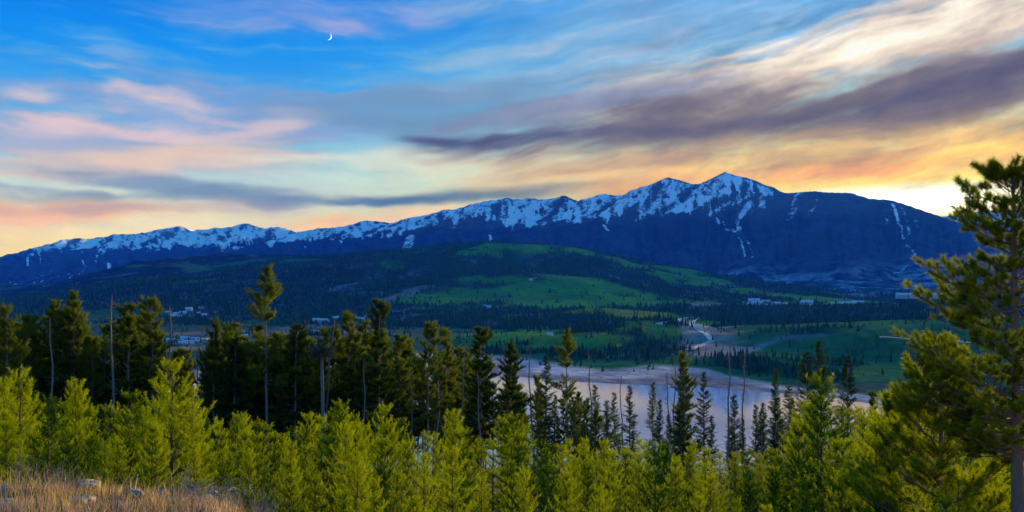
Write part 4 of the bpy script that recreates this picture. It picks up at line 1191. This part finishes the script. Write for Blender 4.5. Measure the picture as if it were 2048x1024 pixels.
# ------------------------------------------------------------------ the big pine at the right edge
def big_pine():
    r = random.Random(71); h = 9.4; br = []
    for i in range(84):
        q = ((i + r.uniform(0, 1)) / 84) ** 1.25
        t = 0.43 + 0.56 * q
        L = (2.25 * (1 - q) ** 0.55 * min(1, 0.65 + q * 1.2) + 0.18) * r.uniform(0.55, 1.15)
        br.append((t * h, r.uniform(0, 6.28), L, math.radians(-8 + 34 * q + r.uniform(-14, 14)), r.uniform(0.02, 0.26)))
    for (t, a, L, inc) in ((0.965, 3.3, 0.75, 0.35), (0.94, 2.9, 1.05, 0.15), (0.90, 3.0, 0.9, 0.05), (0.955, 0.4, 0.8, 0.5), (0.86, 3.4, 1.35, 0.1), (0.74, 3.1, 1.9, 0.15), (0.68, 2.8, 2.1, 0.18), (0.60, 3.2, 2.3, 0.05), (0.56, 3.5, 2.0, 0.1), (0.52, 2.9, 2.2, -0.05)):
        br.append((t * h, a, L, inc, 0.18))
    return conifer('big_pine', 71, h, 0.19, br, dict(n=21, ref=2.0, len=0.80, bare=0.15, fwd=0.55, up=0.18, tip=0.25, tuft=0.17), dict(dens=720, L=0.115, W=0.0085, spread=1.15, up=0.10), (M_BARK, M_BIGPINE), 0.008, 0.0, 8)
BUILD['big'] = (big_pine, 9.4)
bp = plant('big', 2026, 352, 15.5, 'large dark pine with tufted branches at the right edge of the picture', 'tree', None, wide=0.86)
bp.rotation_euler.z = 0.0
def mid_pine():
    r = random.Random(72); h = 5.0; br = []
    for i in range(46):
        q = (i + r.uniform(0, 1)) / 46; t = 0.16 + 0.83 * q
        br.append((t * h, r.uniform(0, 6.28), (1.6 * (1 - q) ** 0.6 + 0.15) * r.uniform(0.6, 1.15), math.radians(8 + 40 * q + r.uniform(-10, 10)), r.uniform(0.08, 0.28)))
    return conifer('young_pine', 72, h, 0.09, br, dict(n=24, ref=1.4, len=0.6, bare=0.15, fwd=0.6, up=0.22, tip=0.25, tuft=0.16), dict(dens=680, L=0.105, W=0.0085, spread=1.1, up=0.12), (M_BARK, M_MIDPINE), 0.008)
BUILD['mid'] = (mid_pine, 5.0)
plant('mid', 1880, 712, 16.5, 'bushy pine with tufted upturned branches left of the big right pine', 'tree', None, wide=0.95)
plant('mid', 1800, 800, 19.0, 'second bushy tufted pine in front of the bright water at right', 'tree', None, wide=0.6)

# single conifers standing on the far shore
for (px, py) in [(1384, 712), (1396, 706), (1404, 719), (1412, 702), (1340, 727), (1302, 726), (1316, 724), (1290, 722), (1440, 716), (1452, 724), (1464, 728), (1474, 733), (1486, 738), (1500, 741), (1516, 744), (1446, 700), (1432, 690), (1462, 690), (1456, 668), (1440, 660), (1352, 668), (1362, 676), (1372, 690), (1330, 712)]:
    p = ray_hit(px, py, rmax=6000)
    w = rt.uniform(0.8, 1.15)
    put('spruce%d' % rt.randrange(3), None, (p[0], p[1], p[2] - 0.3), rt.uniform(0, 6), (w, w, w * rt.uniform(0.7, 1.0)), 'tiny dark conifer standing alone on the far lake shore by the road', 'tree', 'single conifers on the far shore')
# ------------------------------------------------------------------ hillside ground
def hill_mat():
    m, nt, out = material('hillside_soil')
    tcd = nt.nodes.new('ShaderNodeTexCoord').outputs['Object']
    n1 = Sk(new_noise(nt, tcd, 0.8, 6, 0.6).outputs['Fac']); n2 = Sk(new_noise(nt, tcd, 9.0, 6, 0.7).outputs['Fac'])
    c = mixc(nt, n1.sstep(0.35, 0.65), (0.10, 0.065, 0.04), (0.24, 0.17, 0.11))
    c = mixc(nt, n2.sstep(0.45, 0.7), c, (0.30, 0.22, 0.17))
    principled(nt, out, c, 1.0, 0.0, bump(nt, n2 + n1, 0.8, 0.05))
    return m
ha = np.radians(np.concatenate([np.linspace(-180, -46, 50), np.linspace(-45, 45, 280), np.linspace(46, 180, 50)]))
hr = np.concatenate([np.linspace(0.4, 16, 90), np.geomspace(16.4, 735, 120)])
HA, HRR = np.meshgrid(ha, hr)
hx, hy = (HRR * np.sin(HA)).ravel(), (HRR * np.cos(HA)).ravel()
hq = np.arange(HA.size).reshape(HA.shape)
hfc = np.stack([hq[:-1, :-1], hq[1:, :-1], hq[1:, 1:], hq[:-1, 1:]], -1).reshape(-1, 4)[:, ::-1][:, ::-1]
tag(obj('hillside', mesh_np('hillside', np.column_stack([hx, hy, hill_z(hx, hy)]), hfc[:, ::-1], smooth=True), hill_mat()), 'dry hillside falling away from the overlook to the lake', kind='structure')

# ------------------------------------------------------------------ dry grass
M_GRASS = None
def grass_mat():
    m, nt, out = material('dry_grass')
    c = attr(nt, 'albedo').outputs['Color']
    d = nt.nodes.new('ShaderNodeBsdfDiffuse'); t = nt.nodes.new('ShaderNodeBsdfTranslucent')
    nt.links.new(c, d.inputs[0]); nt.links.new(c, t.inputs[0])
    mx = nt.nodes.new('ShaderNodeMixShader'); mx.inputs[0].default_value = 0.4
    nt.links.new(d.outputs[0], mx.inputs[1]); nt.links.new(t.outputs[0], mx.inputs[2]); nt.links.new(mx.outputs[0], out.inputs[0])
    return m
M_GRASS = grass_mat()
rg = np.random.default_rng(31)
def blades(x, y, h, w, cols, lean=0.35):
    n = len(x); z = hill_z(x, y) - 0.02
    a = rg.uniform(0, 6.28, n); ln = rg.uniform(0.0, lean, n) * h
    bx, by = np.cos(a) * ln, np.sin(a) * ln
    sa = rg.uniform(0, 6.28, n); sx, sy = np.cos(sa) * w * 0.5, np.sin(sa) * w * 0.5
    def row(t, k): return (np.stack([x + bx * t * t - sx * k, y + by * t * t - sy * k, z + h * t], -1), np.stack([x + bx * t * t + sx * k, y + by * t * t + sy * k, z + h * t], -1))
    a0, a1 = row(0.0, 1.0); b0, b1 = row(0.55, 0.8); tp = row(1.0, 0.0)[0]
    V = np.stack([a0, a1, b0, b1, tp], 1).reshape(-1, 3)
    o = (np.arange(n) * 5)[:, None]
    Fc = np.concatenate([o + np.array([[0, 1, 3]]), o + np.array([[0, 3, 2]]), o + np.array([[2, 3, 4]])])
    return V, Fc, np.repeat(cols, 5, axis=0)
N = 170000
d = np.sqrt(rg.uniform(5.0 ** 2, 15.5 ** 2, N)); az = np.radians(rg.uniform(-38, -6, N))
gxx, gyy = d * np.sin(az), d * np.cos(az)
cl = fbm(gxx, gyy, 0.9, 3, 501); cl2 = fbm(gxx, gyy, 2.6, 3, 507)
keep = (rg.uniform(0, 1, N) < np.clip(0.45 + 1.3 * cl, 0.10, 1)) & (np.degrees(az) < -10.5 + rg.normal(0, 1.5, N)) & (d < 13.6 + cl2 * 2)
gxx, gyy, cl, cl2 = gxx[keep], gyy[keep], cl[keep], cl2[keep]; N = len(gxx)
hh = rg.uniform(0.03, 0.13, N) * (1 + 1.0 * np.clip(cl, 0, 1)) * (1 + 0.5 * np.clip(cl2, -0.4, 1))
tall = (cl2 > 0.18) & (rg.uniform(0, 1, N) < 0.07); hh[tall] *= rg.uniform(1.8, 3.0, tall.sum())
pal = np.array([(0.55, 0.38, 0.16), (0.44, 0.28, 0.16), (0.38, 0.23, 0.17), (0.32, 0.20, 0.17), (0.58, 0.33, 0.08), (0.20, 0.20, 0.08), (0.42, 0.36, 0.30)])
pal = np.clip(pal * 1.3, 0, 0.75)
ci = rg.choice(7, N, p=[0.24, 0.2, 0.2, 0.14, 0.08, 0.06, 0.08]); ci[tall] = 0
gc = pal[ci] * rg.uniform(0.6, 1.15, (N, 1))
# tall straw tufts
ex, ey = [], []
for (px, py, n, s) in ((20, 985, 70, .16), (48, 965, 70, .16), (85, 990, 45, .14), (200, 995, 80, .13), (205, 975, 90, .12), (8, 1010, 60, .2), (130, 1015, 80, .14), (300, 1018, 60, .12)):
    rr = np.linspace(4, 20, 800); dd = ray(px, py); k_ = math.hypot(dd.x, dd.y); qx, qy = dd.x / k_ * rr, dd.y / k_ * rr
    i_ = int(np.argmax(hill_z(qx, qy) > CAM_Z + dd.z / k_ * rr))
    ex.append(qx[i_] + rg.normal(0, s, n)); ey.append(qy[i_] + rg.normal(0, s, n))
ex, ey = np.concatenate(ex), np.concatenate(ey)
gxx, gyy = np.concatenate([gxx, ex]), np.concatenate([gyy, ey]); N = len(gxx); ne = len(ex)
hh = np.concatenate([hh, rg.uniform(0.12, 0.34, ne)]); tall = np.concatenate([tall, np.ones(ne, bool)])
gc = np.concatenate([gc, np.array((0.66, 0.44, 0.14)) * rg.uniform(0.7, 1.1, (ne, 1))])
V, Fc, C = blades(gxx, gyy, hh, np.where(tall, 0.006, 0.0055), gc, 0.9)
tag(obj('dry_grass', mesh_np('dry_grass', V, Fc, {'albedo': ('FLOAT_COLOR', C)}), M_GRASS), 'straw and pinkish dry grass covering the slope at lower left', kind='stuff')
# sparse green-brown undergrowth between the young pines
N = 26000
d = np.sqrt(rg.uniform(8.0 ** 2, 30 ** 2, N)); az = np.radians(rg.uniform(-35, 35, N))
gxx, gyy = d * np.sin(az), d * np.cos(az)
V, Fc, C = blades(gxx, gyy, rg.uniform(0.1, 0.35, N), 0.012, np.array([(0.16, 0.13, 0.06), (0.08, 0.10, 0.03), (0.22, 0.16, 0.08)])[rg.integers(0, 3, N)])
tag(obj('undergrowth', mesh_np('undergrowth', V, Fc, {'albedo': ('FLOAT_COLOR', C)}), M_GRASS), 'thin undergrowth on the slope between the young pines', kind='stuff')

# ------------------------------------------------------------------ rocks, logs, brush
def ground_pt(px, py):
    rr = np.linspace(3, 40, 1500); dd = ray(px, py); k = math.hypot(dd.x, dd.y)
    x, y = dd.x / k * rr, dd.y / k * rr; zr = CAM_Z + dd.z / k * rr
    hz_ = hill_z(x, y); i = int(np.argmax(hz_ > zr)) if (hz_ > zr).any() else int(np.argmin(zr - hz_))
    return x[i], y[i], hz_[i]
M_ROCK = simple_mat('lichen_rock', (0.36, 0.26, 0.18), 0.95, 0.05, 9.0, 0.55, 0.03)
M_LOG = simple_mat('weathered_log', (0.42, 0.32, 0.25), 0.95, 0.05, 14.0, 0.5, 0.01)
M_TWIG = simple_mat('grey_twigs', (0.34, 0.28, 0.24), 0.9, 0.05)
import bmesh
def rock(seed, sx, sy, sz):
    bm = bmesh.new(); bmesh.ops.create_icosphere(bm, subdivisions=4, radius=1.0)
    P = np.array([v.co[:] for v in bm.verts])
    n = fbm(P[:, 0] * 1.3 + seed, P[:, 1] * 1.3 + P[:, 2] * 0.9, 1.0, 4, seed) * 0.35 + fbm(P[:, 0] * 5 + P[:, 2] * 3, P[:, 1] * 5, 1.0, 3, seed + 9) * 0.10
    q = np.round(P * 2.2 + 0.3 * np.sin(seed)) / 2.2
    P = (P * 0.72 + q * 0.28) * (1 + n)[:, None] * np.array([sx, sy, sz])
    for v, p in zip(bm.verts, P): v.co = p
    me = bpy.data.meshes.new('rock'); bm.to_mesh(me); bm.free()
    for p in me.polygons: p.use_smooth = True
    return me
for i, (px, py, sx, sy, sz, lb) in enumerate([
    (170, 968, .34, .25, .16, 'rounded buff boulder half sunk at the crest of the grass slope'), (158, 1004, .36, .28, .09, 'broad flat cracked rock low in the dry grass'), (265, 990, .32, .16, .09, 'pale flat stone at the edge of the dry grass'), (10, 938, .18, .16, .12, 'orange-grey stone at the left edge of the grass slope'),
    (12, 1008, .25, .2, .08, 'grey flat stone in the bottom left corner'), (345, 1004, .22, .16, .07, 'small grey stone below the fallen sticks'), (410, 1000, .24, .16, .07, 'low grey stone beside the fallen log'), (300, 1012, .16, .14, .06, 'small flat stone near the bottom of the grass slope'), (240, 1015, .2, .15, .06, 'low buff stone near the bottom between grass tufts'), (95, 975, .16, .13, .07, 'small stone among the tall straw at left')]):
    x, y, z = ground_pt(px, py)
    o = tag(obj('rock', rock(40 + i, sx * 0.55, sy * 0.55, sz * 0.5), M_ROCK), lb, 'rock', 'rocks on the grass slope')
    o.location = (x, y, z + sz * 0.16); o.rotation_euler.z = i * 1.3
def log(px0, py0, px1, py1, r, lb, stubs=2):
    a = np.array(ground_pt(px0, py0)); b = np.array(ground_pt(px1, py1)); rng = np.random.default_rng(int(px0))
    g = Geo(); t = np.linspace(0, 1, 9)[:, None]
    P = a + (b - a) * t + rng.normal(0, r * 0.25, (9, 3)); P[:, 2] += r * 0.8
    P = P - a
    R = np.linspace(r, r * 0.6, 9) * rng.uniform(0.85, 1.15, 9); R[0] *= 0.3; R[-1] *= 0.2
    tube(g, P, R, 8)
    for _ in range(stubs):
        k = rng.integers(2, 7); tube(g, np.array([P[k], P[k] + rng.normal(0, 0.1, 3) + np.array([0, 0, .1])]), np.array([r * .4, r * .15]), 5)
    o = tag(obj('fallen_log', g.mesh('fallen_log', True), M_LOG), lb, 'log', 'weathered logs at the edge of the grass'); o.location = a
    return o
log(405, 990, 452, 988, 0.05, 'pale fallen log lying level at the edge of the young pines'); log(308, 980, 338, 992, 0.045, 'short grey log slanting below the little free-standing pine'); log(250, 985, 285, 992, 0.04, 'whitish broken log at the end of the boulder crest'); log(372, 978, 440, 982, 0.03, 'thin dark stick lying behind the level log', 1)
def shrub(seed, n, h, spread, name='shrub'):
    rng = np.random.default_rng(seed); g = Geo()
    for _ in range(n):
        a = rng.uniform(0, 6.28); s = abs(rng.normal(0, spread)); L = h * rng.uniform(0.55, 1.1)
        p0 = np.array([math.cos(a), math.sin(a), 0]) * rng.uniform(0, 0.12)
        dirv = np.array([math.cos(a) * s, math.sin(a) * s, 1.0]); dirv /= np.linalg.norm(dirv)
        P = p0 + np.outer(np.linspace(0, 1, 4), dirv * L) + np.outer(np.linspace(0, 1, 4) ** 2, rng.normal(0, 0.06, 3)); P[:, 2] -= 0.03
        tube(g, P, np.array([0.0032, 0.0028, 0.002, 0.001]), 3)
        for k in (1, 2, 2, 3):
            e = P[k] + (dirv + rng.normal(0, 0.45, 3)) * L * rng.uniform(0.12, 0.3)
            tube(g, np.array([P[k], e]), np.array([0.0018, 0.0008]), 3)
    return g.mesh(name)
for i, (px, py, n, h, sp, lb) in enumerate([(515, 1030, 70, 0.55, 0.6, 'spreading bare blue-grey shrub right of the logs'), (560, 1034, 40, 0.4, 0.6, 'dark bare shrub at the right end of the grass slope'), (368, 1000, 26, 0.34, 0.5, 'small bare grey shrub behind the stones'), (128, 965, 34, 0.26, 0.6, 'low grey-purple bush on the crest of the grass slope'), (55, 955, 16, 0.42, 0.4, 'tall dry weeds standing at the left crest'), (88, 950, 26, 0.24, 0.6, 'low purple-grey bush beside the tall dry weeds'), (470, 1018, 26, 0.3, 0.6, 'low grey shrub at the foot of the blue-grey one')]):
    x, y, z = ground_pt(px, min(py, 1023))
    o = tag(obj('bare_shrub', shrub(600 + i, n, h, sp), M_TWIG), lb, 'shrub', 'bare shrubs on the grass slope'); o.location = (x, y, z)
# heap of cut branches
x, y, z = ground_pt(415, 975); rng = np.random.default_rng(8); g = Geo()
for _ in range(120):
    c = np.array([rng.normal(0, 0.22), rng.normal(0, 0.2), abs(rng.normal(0.06, 0.05))]); dv = rng.normal(0, 1, 3) * np.array([1, 1, 0.22]); dv /= np.linalg.norm(dv)
    L = rng.uniform(0.15, 0.45); tube(g, np.array([c - dv * L / 2, c + rng.normal(0, 0.02, 3), c + dv * L / 2]), np.array([0.002, 0.003, 0.0015]), 3)
o = tag(obj('brush_pile', g.mesh('brush_pile'), M_TWIG), 'low heap of blue-grey dead branches at the foot of the pines', 'brush pile'); o.location = (x, y, z)

# ------------------------------------------------------------------ crescent moon
def moon():
    dist = 60000.0; R = 6.9 / F * dist
    lam = np.radians(np.linspace(46, 90, 8)); phi = np.radians(np.linspace(-84, 84, 40))
    LM, PH = np.meshgrid(lam, phi)
    outer = np.stack([np.cos(PH) * np.sin(LM), np.sin(PH), np.cos(PH) * np.cos(LM)], -1).reshape(-1, 3) * R
    n = outer.shape[0]; q = np.arange(n).reshape(LM.shape)
    f = np.stack([q[:-1, :-1], q[:-1, 1:], q[1:, 1:], q[1:, :-1]], -1).reshape(-1, 4)
    inner = outer * 0.97
    V = np.concatenate([outer, inner]); Fc = np.concatenate([f, f[:, ::-1] + n])
    m, nt, out = material('moonlit_surface')
    e = nt.nodes.new('ShaderNodeEmission'); e.inputs[0].default_value = (0.95, 0.97, 1.0, 1); e.inputs[1].default_value = 0.6
    nt.links.new(e.outputs[0], out.inputs[0])
    o = tag(obj('moon', mesh_np('moon', V, Fc, smooth=True), m), 'thin white crescent moon high in the blue sky', 'moon')
    p = at(656.5, 73, dist); o.location = p
    zax = (Vector((0, 0, CAM_Z)) - Vector(p)).normalized(); xax = Vector((0, 0, 1)).cross(zax).normalized(); yax = zax.cross(xax)
    o.rotation_euler = (Matrix((xax, yax, zax)).transposed() @ Matrix.Rotation(math.radians(-22), 3, 'Z')).to_euler()
moon()
# ------------------------------------------------------------------ haze
hz_m, hnt, hout = material('haze_air')
pv = hnt.nodes.new('ShaderNodeVolumePrincipled')
pv.inputs['Color'].default_value = (0.015, 0.15, 1.0, 1)
pv.inputs['Density'].default_value = 3.8e-5
pv.inputs['Absorption Color'].default_value = (1, 1, 1, 1)
pv.inputs['Anisotropy'].default_value = 0.0
hnt.links.new(pv.outputs[0], hout.inputs['Volume'])
x0, x1, y0, y1, zb, zt = -15000, 15000, -1200, 20500, -8.0, 1320.0
hv = [(x, y, z) for z in (zb, zt) for y in (y0, y1) for x in (x0, x1)]
hf = [(0, 2, 3, 1), (4, 5, 7, 6), (0, 1, 5, 4), (2, 6, 7, 3), (0, 4, 6, 2), (1, 3, 7, 5)]
tag(obj('haze', mesh_np('haze', hv, hf), hz_m), 'thin blue evening haze filling the valley', kind='stuff')
